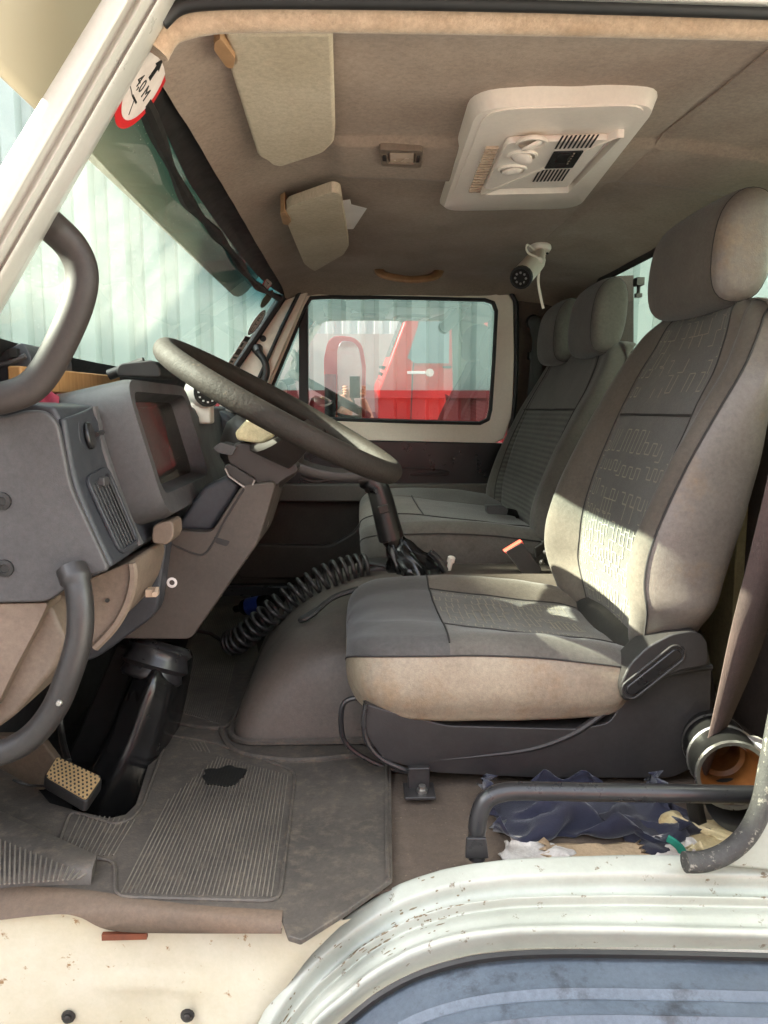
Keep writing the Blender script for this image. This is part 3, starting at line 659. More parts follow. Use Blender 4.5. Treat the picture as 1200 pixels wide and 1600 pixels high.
MB().grid(sub_rows(B, 0, nb, 4, 23)).build('side_panel', m_leather, bk, ang=80)
MB().grid(sub_rows(B, 0, nb, 63, 84)).build('side_panel', m_leathd, bk, ang=80)
MB().grid([r[84:] + r[1:5] for r in B]).build('back_panel', m_seatgrey, bk, ang=80)
MB().add(B[nb][:-1], [list(range(len(B[0]) - 1))]).build('top_cap', m_seatgrey, bk, smooth=False)
seam('seam', [B[i][23] + V(-.001, -.001, 0) for i in range(2, nb)], bk, m_seam, .0020)
seam('seam', [B[i][36] + V(-.0008, 0, 0) for i in range(2, nb - 8)], bk, r=.0013); seam('seam', [B[i][52] + V(-.0008, 0, 0) for i in range(2, nb - 8)], bk, r=.0013)
IS = min(range(nb), key=lambda i: abs(B[i][44].z + .005))
seam('seam', [B[IS][j] + V(-.0006, 0, 0) for j in range(37, 52)], bk, r=.0024)
stitch(B, 2, IS - 1, 37, 51, 'stitched_pattern', bk, 'j', seedn=11)
stitch(B, IS + 1, nb - 8, 37, 51, 'stitched_pattern', bk, 'j', seedn=5, dens=.42)
# the rip in the near bolster, showing pale foam
ri = [i for i in range(nb) if -.155 < B[i][25].z < -.085]
rp = MB(); rp.grid([[q + (CAM - q).normalized() * .006 for q in (B[i][23], lerp(B[i][23], B[i][25], math.sin(math.pi * k / (len(ri) - 1)) * .55), lerp(B[i][23], B[i][25], math.sin(math.pi * k / (len(ri) - 1)) * 1.1))] for k, i in enumerate(ri)])
rp.build('torn_foam', M('pale_foam', (220, 204, 164), .9, (196, 178, 136), 30), bk, ang=80)
# headrest
def headrest(y0, y1, x0, z0, m_body, m_cap, parent, tilt=.10, sx=1.0, capw=.02):
    prof = [(-.048, -.058), (-.054, .0), (-.047, .055), (-.022, .088), (.012, .094), (.042, .074), (.054, .02), (.052, -.04), (.036, -.082), (.004, -.096), (-.03, -.088)]
    rows = []
    for y, k in ((y0, .0), (y0 + .001, .55), (y0 + .006, .80), (y0 + .018, .95), (y0 + .05, 1.0), ((y0 + y1) / 2, 1.03), (y1 - .05, 1.0), (y1 - .018, .95), (y1 - .006, .8), (y1 - .001, .5), (y1, 0)):
        rows.append([V(x0 + px * sx * k + tilt * pz * k, y, z0 + pz * k) for px, pz in prof])
    D = dense(rows, 3, 3, True); D = close(D)
    k0 = 9; k1 = len(D) - 10
    h = MB().grid(D[k0:k1 + 1]).build('headrest', m_body, parent, ang=80)
    MB().grid(D[:k0 + 1]).build('end_cap', m_cap, h, ang=80); MB().grid(D[k1:]).build('end_cap', m_cap, h, ang=80)
    seam('seam', [p + V(0, -.0002, 0) for p in D[k0]], h, r=.0009)
    return h
hr = headrest(.415, .725, .638, .268, m_bolster, m_leather, ds_)
for y in (.52, .62): MB().tube([V(.66, y, .14), V(.655, y, .2)], .006, 10).build('headrest_post', m_steeld, hr)
# plastic base
bp = [(566, 1098), (572, 1150), (600, 1188), (680, 1208), (850, 1216), (1050, 1216), (1098, 1192), (1110, 1120), (1112, 1046), (1104, 1005), (1082, 990), (1046, 996), (1005, 1022), (985, 1062), (972, 1098), (952, 1130), (900, 1139), (700, 1134), (610, 1112)]
bs_ = MB().prism(rounded(pp(bp, .338), .012, 3), (0, .45, 0)).build('base_shell', m_base, ds_, bevel=.008, bseg=3)
rg = cr(pp([(650, 1189), (740, 1182), (830, 1170), (895, 1146), (945, 1112), (985, 1080), (1030, 1058), (1080, 1046), (1112, 1042)], .3405), 5)
MB().tube(rg, [.002 + .004 * min(1, k / 16) for k in range(len(rg))], 8).build('ridge', m_base, bs_)
rc = [(968, 1072), (984, 1038), (1012, 1010), (1050, 990), (1086, 984), (1106, 1000), (1108, 1040), (1064, 1048), (1012, 1072), (976, 1100)]
rcv = MB().prism(rounded(pp(rc, .312), .012, 4), (0, .06, 0)).build('recliner_cover', m_base, ds_, bevel=.006, bseg=3)
c0, c1 = at(988, 1078, .309), at(1056, 1024, .309); ax = (c1 - c0).normalized(); up_ = V(0, 1, 0).cross(ax).normalized()
def capsule(c0, c1, r, n=10): return [c0 + (-ax * math.sin(math.pi * k / n) - up_ * math.cos(math.pi * k / n) * -1) * r for k in range(n + 1)] + [c1 + (ax * math.sin(math.pi * k / n) + up_ * math.cos(math.pi * k / n) * -1) * r for k in range(n + 1)]
MB().ring(capsule(c0, c1, .0175), capsule(c0, c1, .0125), (0, .006, 0)).build('lever_surround', m_handle2, rcv, bevel=.002)
MB().prism(capsule(c0, c1, .0098), (0, .008, 0)).build('recline_lever', m_gloss, rcv, bevel=.003)
# adjuster bar in front, foot bracket
tp = cr(pp([(600, 1096), (572, 1092), (548, 1092), (535, 1104), (533, 1135), (540, 1160), (566, 1182), (620, 1204), (720, 1218), (860, 1222)], .40), 6)
MB().tube(tp, .0045, 8).build('adjuster_bar', m_tube, ds_)
tp = cr(pp([(572, 1100), (568, 1130), (574, 1160), (596, 1186), (640, 1206)], .335), 6); MB().tube(tp, .004, 8).build('base_edge', m_tube, bs_)
fb = MB(); c = atz(655, 1240, -.612); fb.box(c + V(0, 0, .004), (.05, .05, .006)); fb.box(c + V(.0, .012, .02), (.035, .012, .04)); ft = fb.build('foot_bracket', m_base, ds_, bevel=.002)
b = MB(); b.lathe(c + V(.004, -.008, .006), (0, 0, 1), [(.009, 0), (.009, .006), (.006, .006), (.006, .012), (.004, .013)], 8); b.build('bolt', m_steel, ft)
MB().box((.26, .52, -.567), (.42, .06, .09)).build('rail', m_base, ds_); MB().box((.26, .72, -.567), (.42, .06, .09)).build('rail', m_base, ds_)

# ------------------------------------------------------------------ passenger bench
m_rib_f = wave_fabric('ribbed_grey_fabric', (100, 98, 92), (86, 83, 78), 22, 'Z')
pb = thing('passenger_bench', 'dark grey two person passenger bench with ribbed backrest and two headrests', 'bench seat', V(.3, 1.36, -.5))
A = wrinkle(close(cushion_rows(.98, 1.75, .092, .16, .03)), .002, 12, 1)
cu = MB().grid(sub_rows(A, IF, len(A) - 1, 36, 52)).build('cushion', m_bench, pb, ang=80)
MB().grid(sub_rows(A, 0, len(A) - 1, 52, nj)).build('side_panel', m_bench, cu, ang=80)
MB().grid(sub_rows(A, 0, len(A) - 1, 0, 23)).build('side_panel', m_bench, cu, ang=80)
MB().grid(sub_rows(A, 0, len(A) - 1, 23, 36)).build('bolster', m_bench, cu, ang=80)
MB().grid(sub_rows(A, 0, IF, 36, 52)).build('front_panel', m_bolster, cu, ang=80)
MB().add(A[0][:-1], [list(range(nj))]).build('front_cap', m_bolster, cu, smooth=False)
seam('seam', [A[IF][j] + V(0, 0, .001) for j in range(36, 53)], cu, r=.002); seam('seam', [A[i][36] + V(0, 0, .001) for i in range(0, len(A) - 1)], cu, r=.002); seam('seam', [A[i][23] + V(0, -.001, 0) for i in range(2, len(A) - 1)], cu, r=.002)
B = wrinkle(close(backrest_rows(.985, 1.745, -.01, .11, .005)), .002, 10, 4)
IS = min(range(nb), key=lambda i: abs(B[i][44].z - .0))
bk = MB().grid(sub_rows(B, 0, IS, 34, 54)).build('backrest', m_rib_f, pb, ang=80)
MB().grid(sub_rows(B, IS, nb, 34, 54)).build('upper_panel', m_bench, bk, ang=80)
MB().grid(sub_rows(B, 0, nb, 4, 34)).build('bolster', m_bench, bk, ang=80)
MB().grid(sub_rows(B, 0, nb, 54, 84)).build('bolster', m_bench, bk, ang=80)
MB().grid([r[84:] + r[1:5] for r in B]).build('back_panel', m_bench, bk, ang=80)
MB().add(B[nb][:-1], [list(range(len(B[0]) - 1))]).build('top_cap', m_bench, bk, smooth=False)
seam('seam', [B[IS][j] + V(-.001, 0, 0) for j in range(33, 56)], bk, r=.003); seam('seam', [B[i][34] + V(-.001, 0, 0) for i in range(2, nb - 6)], bk, r=.002); seam('seam', [B[i][54] + V(-.001, 0, 0) for i in range(2, nb - 6)], bk, r=.002)
h1 = headrest(1.06, 1.30, .630, .232, m_bench, m_bench, pb, sx=.85); h2 = headrest(1.42, 1.66, .630, .232, m_bench, m_bench, pb, sx=.85)
for h, y in ((h1, 1.13), (h1, 1.23), (h2, 1.49), (h2, 1.59)): MB().tube([V(.655, y, .10), V(.65, y, .19)], .006, 8).build('headrest_post', m_steeld, h)
MB().prism([V(.06, 1.0, -.60), V(.10, 1.0, -.40), V(.56, 1.0, -.40), V(.58, 1.0, -.60)], (0, .70, 0)).build('base_shell', m_base, pb, bevel=.01)
# ================================================================== floor mat and engine cover
ZM = -.606
fm = thing('floor_mat', 'dusty moulded rubber floor mat with rows of ribs in the driver footwell', 'floor mat', V(-.1, .25, -.62))
outl = [(-80, 1390), (100, 1398), (180, 1408), (260, 1420), (345, 1428), (440, 1432), (450, 1462), (470, 1468), (540, 1424), (613, 1372), (611, 1200), (612, 1185), (540, 1150), (420, 1100), (400, 1000), (392, 930), (316, 930), (268, 1080), (245, 1150), (225, 1215), (212, 1256), (196, 1272), (170, 1278), (120, 1266), (78, 1254), (60, 1232), (0, 1200), (-80, 1190)]
op = [atz(x, y, ZM) for x, y in outl]
MB().prism(op, (0, 0, -.008)).build('sheet', m_mat, fm, bevel=.002)
top = [(-80, 1390), (100, 1398), (180, 1408), (260, 1420), (345, 1428), (441, 1433)]
bot = [(-80, 1448), (0, 1444), (70, 1430), (120, 1430), (160, 1450), (235, 1458), (440, 1457)]
T = cr([atz(x, y, ZM) for x, y in top], 6); Bm = cr([at(x, y, Y) for x, y, Y in [(-80, 1448, .036), (70, 1430, .036), (120, 1432, .036), (165, 1452, .032), (235, 1458, .026), (440, 1459, -.008)]], 6)
rows = []
for a, b in zip(T, Bm):
    c = a + V(0, -.006, -.003)
    rows.append([a + V(0, .012, .001), a + V(0, 0, .0015), c, lerp(c, b, .5) + V(0, -.003, 0), b, b + V(0, .01, 0)])
MB().grid(rows).build('lip', m_lip, fm, ang=80)
def ribs(name, quad, n, r=.0011, cut=None, parent=fm):
    """quad: near start, near end, far end, far start (pixels on the mat plane)"""
    a, b, c, d = [atz(x, y, ZM) for x, y in quad]; g = MB()
    for k in range(n):
        t = (k + .5) / n; p, q = lerp(a, b, t), lerp(d, c, t)
        if cut: p, q = cut(p, q, t)
        jig = random.uniform(-.0003, .0003)
        g.tube([p + V(jig, 0, .0006), lerp(p, q, .5) + V(0, 0, .0008), q + V(0, 0, .0006)], r, 5)
    return g.build(name, m_rib, parent, kind='stuff')
ribs('ribs', [(186, 1396), (428, 1402), (452, 1212), (300, 1172)], 34, cut=lambda p, q, t: (p, lerp(p, q, min(1, .55 + t * 1.6))))
ribs('ribs', [(92, 1336), (180, 1338), (214, 1282), (122, 1272)], 12)
ribs('ribs', [(300, 1172), (330, 1176), (322, 1160), (292, 1160)], 5)
ribs('ribs', [(262, 1108), (345, 1132), (388, 950), (318, 950)], 26, r=.0014)
# raised borders
def border(pts, r=.0028, name='border', close_=False):
    P = [atz(x, y, ZM) + V(0, 0, .0008) for x, y in pts]
    return MB().tube(rounded(P, .02, 3) if close_ else cr(P, 5), r, 6, closed=close_).build(name, m_mat, fm)
border([(180, 1403), (436, 1410), (462, 1206), (330, 1160), (262, 1150), (222, 1262), (205, 1282), (180, 1290), (110, 1268), (84, 1340), (180, 1345)], close_=True)
border([(606, 1376), (604, 1290), (604, 1196)], .003)
border([(256, 1124), (300, 1136), (350, 1138), (362, 1120)], .0045)
border([(345, 1140), (362, 1170), (400, 1184), (470, 1190), (560, 1182)], .006)
# wedge on the left
wq = [atz(-60, 1270, ZM), atz(0, 1287, ZM), atz(150, 1358, ZM), atz(142, 1382, ZM), atz(60, 1384, ZM), atz(-60, 1396, ZM)]
MB().loftpoly([wq, [p + V(0, .006, .016) for p in wq], [lerp(p, sum(wq, V(0, 0, 0)) / 6, .12) + V(0, .006, .020) for p in wq]]).build('foot_wedge', m_mat, fm, ang=50)
g = MB()
for k in range(24):
    t = k / 23; a = lerp(atz(-50, 1290, ZM + .02), atz(136, 1364, ZM + .02), t); b = lerp(atz(-58, 1392, ZM + .02), atz(118, 1380, ZM + .02), t)
    g.tube([a + V(0, -.004, .0015), b + V(0, .006, .0015)], .0014, 5)
g.build('ribs', m_rib, fm, kind='stuff')
# oil stain between the ribs
rnd = random.Random(3); c = atz(350, 1212, ZM); ol = []
for k in range(60):
    a = 2 * math.pi * k / 60; r = .036 * (1 + .4 * noise.noise(V(math.cos(a) * 1.6, math.sin(a) * 1.6, 3)) + .10 * noise.noise(V(math.cos(a) * 5, math.sin(a) * 5, 5)))
    ol.append(c + V(math.cos(a) * r, math.sin(a) * r * .9, .0010))
MB().prism(ol, (0, 0, .0007)).build('oil_stain', m_gunk, fm)
rs = MB(); rs.box(at(195, 1462, .036), (.055, .006, .008)); rs.build('rust_patch', m_ruststrip, cab)

ec = thing('engine_cover', 'rounded taupe vinyl engine cover between the seats', 'engine cover', V(.2, .9, -.62))
rows = []
for z, x0, y0, y1, r in ((-.615, -.232, .492, 1.24, .06), (-.58, -.228, .498, 1.23, .07), (-.53, -.208, .508, 1.22, .09), (-.48, -.172, .522, 1.20, .11), (-.44, -.13, .550, 1.17, .13), (-.415, -.09, .64, 1.15, .14), (-.398, -.05, .78, 1.12, .14), (-.380, -.01, .82, 1.08, .12), (-.372, .05, .85, 1.05, .09)):
    rows.append(rounded([V(x0, y0, z), V(.70, y0, z), V(.70, y1, z), V(x0, y1, z)], r, 8))
A = dense(rows, 4, 1, True)
MB().grid(A, cv=True, cap=True).build('cover', m_tunnel, ec, ang=80)
MB().tube([p + V(0, 0, .006) for p in rounded([V(-.236, .486, -.606), V(.6, .486, -.606), V(.6, 1.25, -.606), V(-.236, 1.25, -.606)], .065, 8)], .006, 6, closed=True).build('base_flange', m_mat, ec)
bp_ = pp([(560, 908), (572, 888), (612, 880), (615, 905)], .90)
MB().prism(bp_, (0, .22, 0)).build('lever_plate', m_base, ec, bevel=.008)

# ================================================================== dashboard
db = thing('dashboard', 'grey plastic dashboard with deep instrument hood, end air vent and dark rotary switch', 'dashboard', V(-.45, .9, -.30))
YD = .14
def ext(name, pts, Y, th, m, parent, r=.01, bev=.005, seg=3): return MB().prism(rounded(pp(pts, Y), r, 4) if r else pp(pts, Y), (0, th, 0)).build(name, m, parent, bevel=bev, bseg=seg)
body = [(-160, 636), (-40, 634), (40, 628), (84, 634), (98, 662), (113, 760), (168, 884), (150, 900), (100, 915), (-160, 930)]
MB().prism(pp(body, YD + .004), (0, 1.72, 0)).build('dash_body', m_dashd, db, bevel=.006, bseg=3)
ext('end_panel', [(-160, 648), (0, 652), (44, 640), (72, 642), (90, 662), (110, 760), (168, 886), (166, 893), (128, 903), (75, 941), (-160, 946)], YD - .006, .012, m_dash, db, .012, .004)
def nearl(v): return cr(pp([(93, 655), (101, 705), (113, 760), (140, 826), (168, 886)], YD + .004), 8)[int(v * 32)]
def farl(v): return cr(pp([(140, 636), (152, 690), (168, 740), (190, 800), (212, 852)], .285), 8)[int(v * 32)]
# facing strip (switch and vent sit on it)
rows = [[lerp(nearl(k / 32), farl(k / 32), u / 10) + V(.004 * math.sin(math.pi * u / 10) + .002, 0, 0) for u in range(11)] for k in range(33)]
MB().grid(rows).build('facing_strip', m_dashd, db, ang=80, solid=.006)
MB().tube([farl(k / 32) + V(.004, 0, 0) for k in range(33)], .008, 8).build('facing_ridge', m_dash, db)
def S(u, v, o=0): 
    a = lerp(nearl(v), farl(v), u); n = (nearl(min(v + .1, 1)) - nearl(max(v - .1, 0))).cross(farl(v) - nearl(v)).normalized()
    if n.x < 0: n = -n
    return a + n * (o + .006)
def sprism(name, uv, o, h, m, parent, r=.008, bev=.002):
    P = [S(u, v, o) for u, v in uv]; n = (S(.5, .5, 1) - S(.5, .5, 0))
    return MB().prism(rounded(P, r, 4) if r else P, n * h).build(name, m, parent, bevel=bev)
ov = [(.52 + .24 * math.cos(a), .20 + .135 * math.sin(a)) for a in [2 * math.pi * k / 20 for k in range(20)]]
sw = sprism('switch_plate', ov, -.002, .005, m_dashd, db, 0)
ov = [(.50 + .11 * math.cos(a), .21 + .10 * math.sin(a)) for a in [2 * math.pi * k / 16 for k in range(16)]]
MB().prism([S(u, v, .003) for u, v in ov], (S(.5, .2, 1) - S(.5, .2, 0)) * .008).build('switch_knob', m_gloss, sw, bevel=.004)
MB().tube([S(.6, .2, .012), S(.86, .19, .010)], .0035, 8).build('switch_lever', m_gloss, sw)
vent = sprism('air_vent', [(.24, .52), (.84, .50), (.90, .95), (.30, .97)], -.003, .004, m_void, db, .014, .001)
o_ = rounded([S(.18, .48), S(.86, .46), S(.94, .97), (S(.26, .99))], .018, 4); i_ = rounded([S(.26, .55), S(.82, .53), S(.88, .945), S(.33, .965)], .012, 4)
MB().ring(o_, i_, (S(.5, .7, 1) - S(.5, .7, 0)) * .006).build('vent_frame', m_dashd, vent, bevel=.002)
for k in range(6):
    u = .32 + k * .092; MB().tube([S(u, .56, .0035), S(u + .06 * .9, .94, .0035)], .0009, 6).build('slat', m_dash, vent)
MB().box(S(.55, .56, .006), (.012, .022, .012)).build('vent_wheel', m_dash, vent, bevel=.002)
for c in ((4, 783), (8, 888)):
    d_ = MB(); d_.lathe(at(c[0], c[1], YD - .006), (0, -1, 0), [(.0115, 0), (.011, .003), (.006, .004), (.005, .002)], 16); d_.build('screw_cap', m_black, db)
# instrument hood
HY0, HY1 = .298, .715
def hood(y, e=0): return pp([(108, 640), (118, 606), (150, 592), (190, 588), (207, 594), (216, 640), (240, 720), (266, 812), (262, 834), (214, 858), (150, 720)], HY0)
FT, FB = V(-.337, 0, .047), V(-.284, 0, -.150)
fd = (FB - FT); fl = fd.length; fd = fd.normalized(); fn = V(-fd.z, 0, fd.x)
if fn.x < 0: fn = -fn
def F(s, y, o=0): return FT + fd * s + V(0, y, 0) + fn * o
def rrect(s0, s1, y0, y1, r, o): return rounded([F(s0, y0, o), F(s0, y1, o), F(s1, y1, o), F(s1, y0, o)], r, 6)
sec = [rrect(-.012, fl + .012, HY0 - .004, HY1 + .004, .06, -.20), rrect(-.006, fl + .016, HY0 - .002, HY1 + .002, .058, -.10), rrect(-.002, fl + .014, HY0, HY1, .054, -.014), rrect(.002, fl + .010, HY0 + .003, HY1 - .003, .050, 0),
       rrect(.020, fl - .022, HY0 + .030, HY1 - .026, .028, -.002), rrect(.026, fl - .036, HY0 + .036, HY1 - .034, .022, -.03), rrect(.032, fl - .05, HY0 + .05, HY1 - .05, .016, -.075)]
hd_ = MB().grid(sec, cv=True).build('instrument_hood', m_dash, db, ang=42)
MB().add(rrect(.02, fl - .04, HY0 + .03, HY1 - .03, .02, -.074), [list(range(28))]).build('cluster_face', m_screen, hd_)
MB().add(rrect(.027, fl - .037, HY0 + .038, HY1 - .036, .022, -.030), [list(range(28))]).build('cluster_lens', m_glassc, hd_)
for y, r in ((.42, .05), (.57, .05)):
    dl = MB(); dl.lathe(F(.075, y, -.073), fn, [(r, 0), (r, .004), (r - .004, .004), (r - .004, .001)], 28); dl_ = dl.build('dial', m_base, hd_); g = MB()
    for k in range(22):
        a = R(-40) + k * R(260) / 21; u_ = (fd * math.cos(a) + V(0, 1, 0) * math.sin(a)); g.tube([F(.075, y, -.068) + u_ * (r - .014), F(.075, y, -.068) + u_ * (r - .006)], .0009, 4)
    g.build('scale_marks', m_paper, hd_, kind='stuff')
MB().tube([F(.10, .57, -.066), F(.062, .595, -.066)], .0016, 6).build('needle', m_red, hd_); MB().tube([F(.09, .42, -.066), F(.06, .39, -.066)], .0016, 6).build('needle', m_red, hd_)
MB().box(F(.150, .60, -.070), (.006, .09, .016)).build('label_strip', m_paper, hd_)
# lower panels
ext('lower_end_panel', [(-160, 946), (76, 942), (56, 984), (22, 1048), (-6, 1106), (-160, 1240)], YD + .002, .05, m_beige, db, .006, .006)
ext('lower_facet', [(-120, 950), (78, 944), (104, 1002), (86, 1046), (24, 1118), (-20, 1150), (-120, 1150)], YD + .02, .16, m_beige, db, .01, .008)
fbx = ext('fuse_cover', [(60, 925), (130, 908), (203, 878), (206, 900), (196, 940), (176, 975), (146, 1006), (60, 1060)], .215, .19, m_beige, db, .008, .008)
MB().tube(cr(pp([(206, 880), (208, 905), (198, 945), (178, 980), (148, 1012)], .212), 5), .006, 6).build('cover_edge', m_beige, fbx)
c = at(228, 925, .345); lc = MB(); lc.box(c + V(.010, 0, 0), (.016, .02, .012)); lc.tube([c + V(.016, .0, .004), c + V(.018, -.016, .0)], .005, 6); lc.build('latch', m_lens, fbx)
d_ = MB(); d_.disc(at(168, 938, .213), (0, -1, 0), .003, .002, 8); d_.build('screw', m_steeld, fbx)
ext('column_bracket', [(238, 820), (270, 812), (272, 838), (262, 852), (236, 850)], .33, .06, m_beige, db, .01, .006)
ext('lower_fascia', [(-40, 900), (150, 860), (262, 838), (245, 960), (150, 1030), (-40, 1080)], .41, 1.40, m_dashd, db, .02, .01)
# passenger side of the dashboard: rounded glove panel, vent, pale top edge
MB().prism(rounded(pp([(250, 642), (340, 640), (362, 652), (368, 680), (352, 706), (250, 712)], 1.30), .03, 5), (0, .30, 0)).build('glove_panel', m_dashd, db, bevel=.02, bseg=3)
MB().prism(pp([(250, 638), (385, 640), (385, 646), (250, 646)], 1.42), (0, .4, 0)).build('top_ledge', m_armrest, db, bevel=.004)
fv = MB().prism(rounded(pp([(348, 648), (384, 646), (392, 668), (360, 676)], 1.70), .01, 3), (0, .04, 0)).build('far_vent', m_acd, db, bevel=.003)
for k in range(4): MB().box(at(368 + k * 2, 652 + k * 6, 1.695), (.07, .01, .004)).build('slat', m_dashd, fv)
# dash top clutter
t = thing('tachograph', 'small round dial gauge in a pale housing on the dashboard top', 'gauge', at(318, 640, 1.02))
gc = at(323, 613, 1.0); gd = (CAM - gc).normalized(); gd = (gd + V(.5, 0, 0)).normalized()
hs_ = MB(); hs_.lathe(gc - gd * .06, gd, [(.025, 0), (.036, .01), (.038, .055), (.034, .062)], 24); hs_.build('housing', m_acw, t)
bz = MB(); bz.lathe(gc + gd * .001, gd, [(.034, 0), (.034, .006), (.029, .006), (.029, .003)], 24); bz.build('bezel', m_black, t)
fc = MB(); fc.disc(gc + gd * .0035, gd, .029, .001, 24); fc.build('dial', m_screen, t)
gu = gd.cross(V(0, 0, 1)).normalized(); gv = gu.cross(gd)
for k in range(12):
    a = 2 * math.pi * k / 12; p = gc + gd * .0056 + (gu * math.cos(a) + gv * math.sin(a)) * .023
    MB().box(p, (.004, .004, .004)).build('tick', m_paper, t)
MB().box(gc + gd * -.03 + V(0, 0, -.05), (.05, .05, .05)).build('foot', m_acw, t, bevel=.006)
t = thing('dash_device', 'black half round device lying on top of the instrument hood', 'device', at(215, 590, .5))
MB().prism(rounded([at(x, y, .46) for x, y in [(180, 588), (184, 568), (238, 562), (250, 572), (252, 590)]], .012, 4), (0, .12, 0)).build('casing', m_black, t, bevel=.006)
MB().tube([at(170, 586, .47), at(226, 566, .47)], .009, 10).build('silver_edge', m_steeld, t)
t = thing('dash_tray', 'dark ridged plastic tray at the windscreen end of the dashboard', 'tray', at(20, 600, .30))
MB().prism(rounded([at(x, y, .27) for x, y in [(-60, 560), (10, 548), (36, 532), (50, 560), (44, 604), (-60, 640)]], .01, 3), (0, .16, 0)).build('tray', m_dashd, t, bevel=.005)
MB().tube([at(-40, 575, .265), at(12, 568, .265), at(40, 556, .265)], .004, 6).build('ridge', m_dash, t)
MB().box(at(24, 552, .27), (.012, .02, .012)).build('clip', m_black, t)
wb = MB(); wb.box(at(112, 598, .42), (.02, .34, .035), Euler((0, 0, R(-6)))); tag(wb.build('wood_board', m_wood, None, bevel=.003), 'tan wooden board standing on the dashboard behind the handle', 'board')
rows = []
for i in range(9):
    rows.append([at(36 + i * 7, 640 - j * 6 - 10 * math.sin(i * .8 + j) * (j / 5), .22 + .02 * j + .008 * math.sin(i * 2.1 + j * 1.3)) for j in range(6)])
rc_ = MB(); rc_.grid(dense(rows, 3, 3)); tag(rc_.build('red_cloth', m_maroon, None, solid=.003, ang=80), 'crumpled dark red cloth on the dashboard under the handle', 'cloth')

# ================================================================== grab handles
hp = cr([at(40, 322, .06), at(78, 352, .10), at(112, 386, .12), at(128, 425, .125), at(122, 472, .125), at(98, 530, .125), at(68, 584, .125), at(36, 612, .12), at(-20, 626, .11), at(-70, 630, .10)], 7)
tag(MB().tube(hp, .0185, 16, flat=1.1).build('grab_handle', m_handle, None), 'large brown angled grab handle beside the windscreen above the dashboard', 'grab handle', 'grab handles in the cab')
t = thing('grab_handle', 'long dark curved grab handle below the end of the dashboard', 'grab handle', at(60, 1190, .10), 'grab handles in the cab')
hp = cr([at(112, 888, .13), at(122, 918, .118), at(126, 960, .11), at(122, 1005, .105), at(106, 1058, .10), at(84, 1108, .10), at(50, 1150, .10), at(8, 1174, .10), at(-50, 1186, .10)], 7)
MB().tube(hp, [.0165 + .003 * (1 if i < 6 else 0) for i in range(len(hp))], 16, flat=1.0).build('grip', m_handle2, t)
b = MB(); b.lathe(at(93, 1098, .084), (0, -1, 0), [(.0045, 0), (.0045, .002), (.003, .004)], 10); b.build('screw', m_steel, t)
t = thing('grab_handle', 'short black curved grab handle on the far windscreen pillar', 'grab handle', at(400, 600, 1.86), 'grab handles in the cab')
hp = cr([at(402, 545, 1.865), at(405, 552, 1.845), at(414, 566, 1.835), at(416, 584, 1.835), at(408, 606, 1.84), at(398, 626, 1.85), at(388, 640, 1.865)], 6)
MB().tube(hp, [.020 - .008 * min(1, k / 8) for k in range(len(hp))], 12).build('grip', m_handle2, t)
b = MB(); b.disc(at(403, 549, 1.838), (0, -1, 0), .008, .004, 12); b.build('screw', m_black, t)
t = thing('grab_handle', 'tan roof grab handle above the passenger window', 'grab handle', at(636, 440, 1.60), 'grab handles in the cab')
hp = cr([at(592, 421, 1.64), at(600, 430, 1.60), at(640, 437, 1.58), at(676, 433, 1.60), at(686, 424, 1.64)], 6)
MB().tube(hp, .011, 10, flat=1.5).build('grip', m_clip, t)
for x, y in ((594, 421), (684, 424)): MB().box(at(x, y, 1.65), (.03, .02, .03)).build('mount', m_clip, t, bevel=.005)

# ================================================================== steering wheel and column
wc = at(441, 642, .565); ud = V(.875, 0, -.483).normalized(); nd = V(.483, -.035, .875).normalized(); vd = nd.cross(ud).normalized(); ud = vd.cross(nd).normalized()
sw_ = thing('steering_wheel', 'large worn brown steering wheel with scuffed rim tilted over the column', 'steering wheel', wc - nd * .1)
RW = .2285
def wpt(a, r=RW, o=0): return wc + (ud * math.cos(a) + vd * math.sin(a)) * r + nd * o
ring_ = []
NN = 96
rows = []
for k in range(NN):
    a = 2 * math.pi * k / NN; rad = (ud * math.cos(a) + vd * math.sin(a)); row = []
    for j in range(18):
        b = 2 * math.pi * j / 18; rr = .0188 * (1 + .03 * math.sin(a * 46) * (1 if math.cos(b) < -.2 else 0)) - (.0016 if abs(b - 2.2) < .15 else 0)
        row.append(wc + rad * (RW + math.cos(b) * rr) + nd * math.sin(b) * rr * 1.05)
    rows.append(row)
rim = MB().grid(rows, cu=True, cv=True).build('rim', m_wheel, sw_, ang=80)
hb = MB(); hb.lathe(wc - nd * .125, nd, [(.03, -.02), (.062, .0), (.075, .03), (.078, .06), (.068, .082), (.04, .090)], 32); hb.build('hub', m_whub, sw_, ang=50)
for a in (R(4), R(74), R(286)):
    rows = []
    for f in (0, .25, .5, .75, 1):
        c = lerp(wpt(a, .05, -.075), wpt(a, RW - .004, -.004), f) + nd * -.018 * math.sin(math.pi * f); t_ = (vd * math.cos(a) - ud * math.sin(a)); wd = lerp(.045, .022, f)
        rows.append([c - t_ * wd, c - t_ * wd * .9 + nd * .008, c + t_ * wd * .9 + nd * .008, c + t_ * wd, c + t_ * wd * .9 - nd * .008, c - t_ * wd * .9 - nd * .008])
    MB().grid(dense(rows, 3, 1, True), cv=True, cap=True).build('spoke', m_whub, sw_, ang=60)
ax0 = wc - nd * .13
sc_ = thing('steering_column', 'dusty brown plastic steering column housing with black rubber boot below', 'steering column', at(160, 1270, .45))
colb = [(378, 758), (432, 752), (418, 800), (402, 850), (362, 906), (298, 999), (180, 998), (236, 934), (250, 902), (250, 858), (268, 828), (330, 832)]
cb = MB().prism(rounded(pp(colb, .45), .012, 4), (0, .22, 0)).build('housing', m_shroud, sc_, bevel=.032, bseg=5)
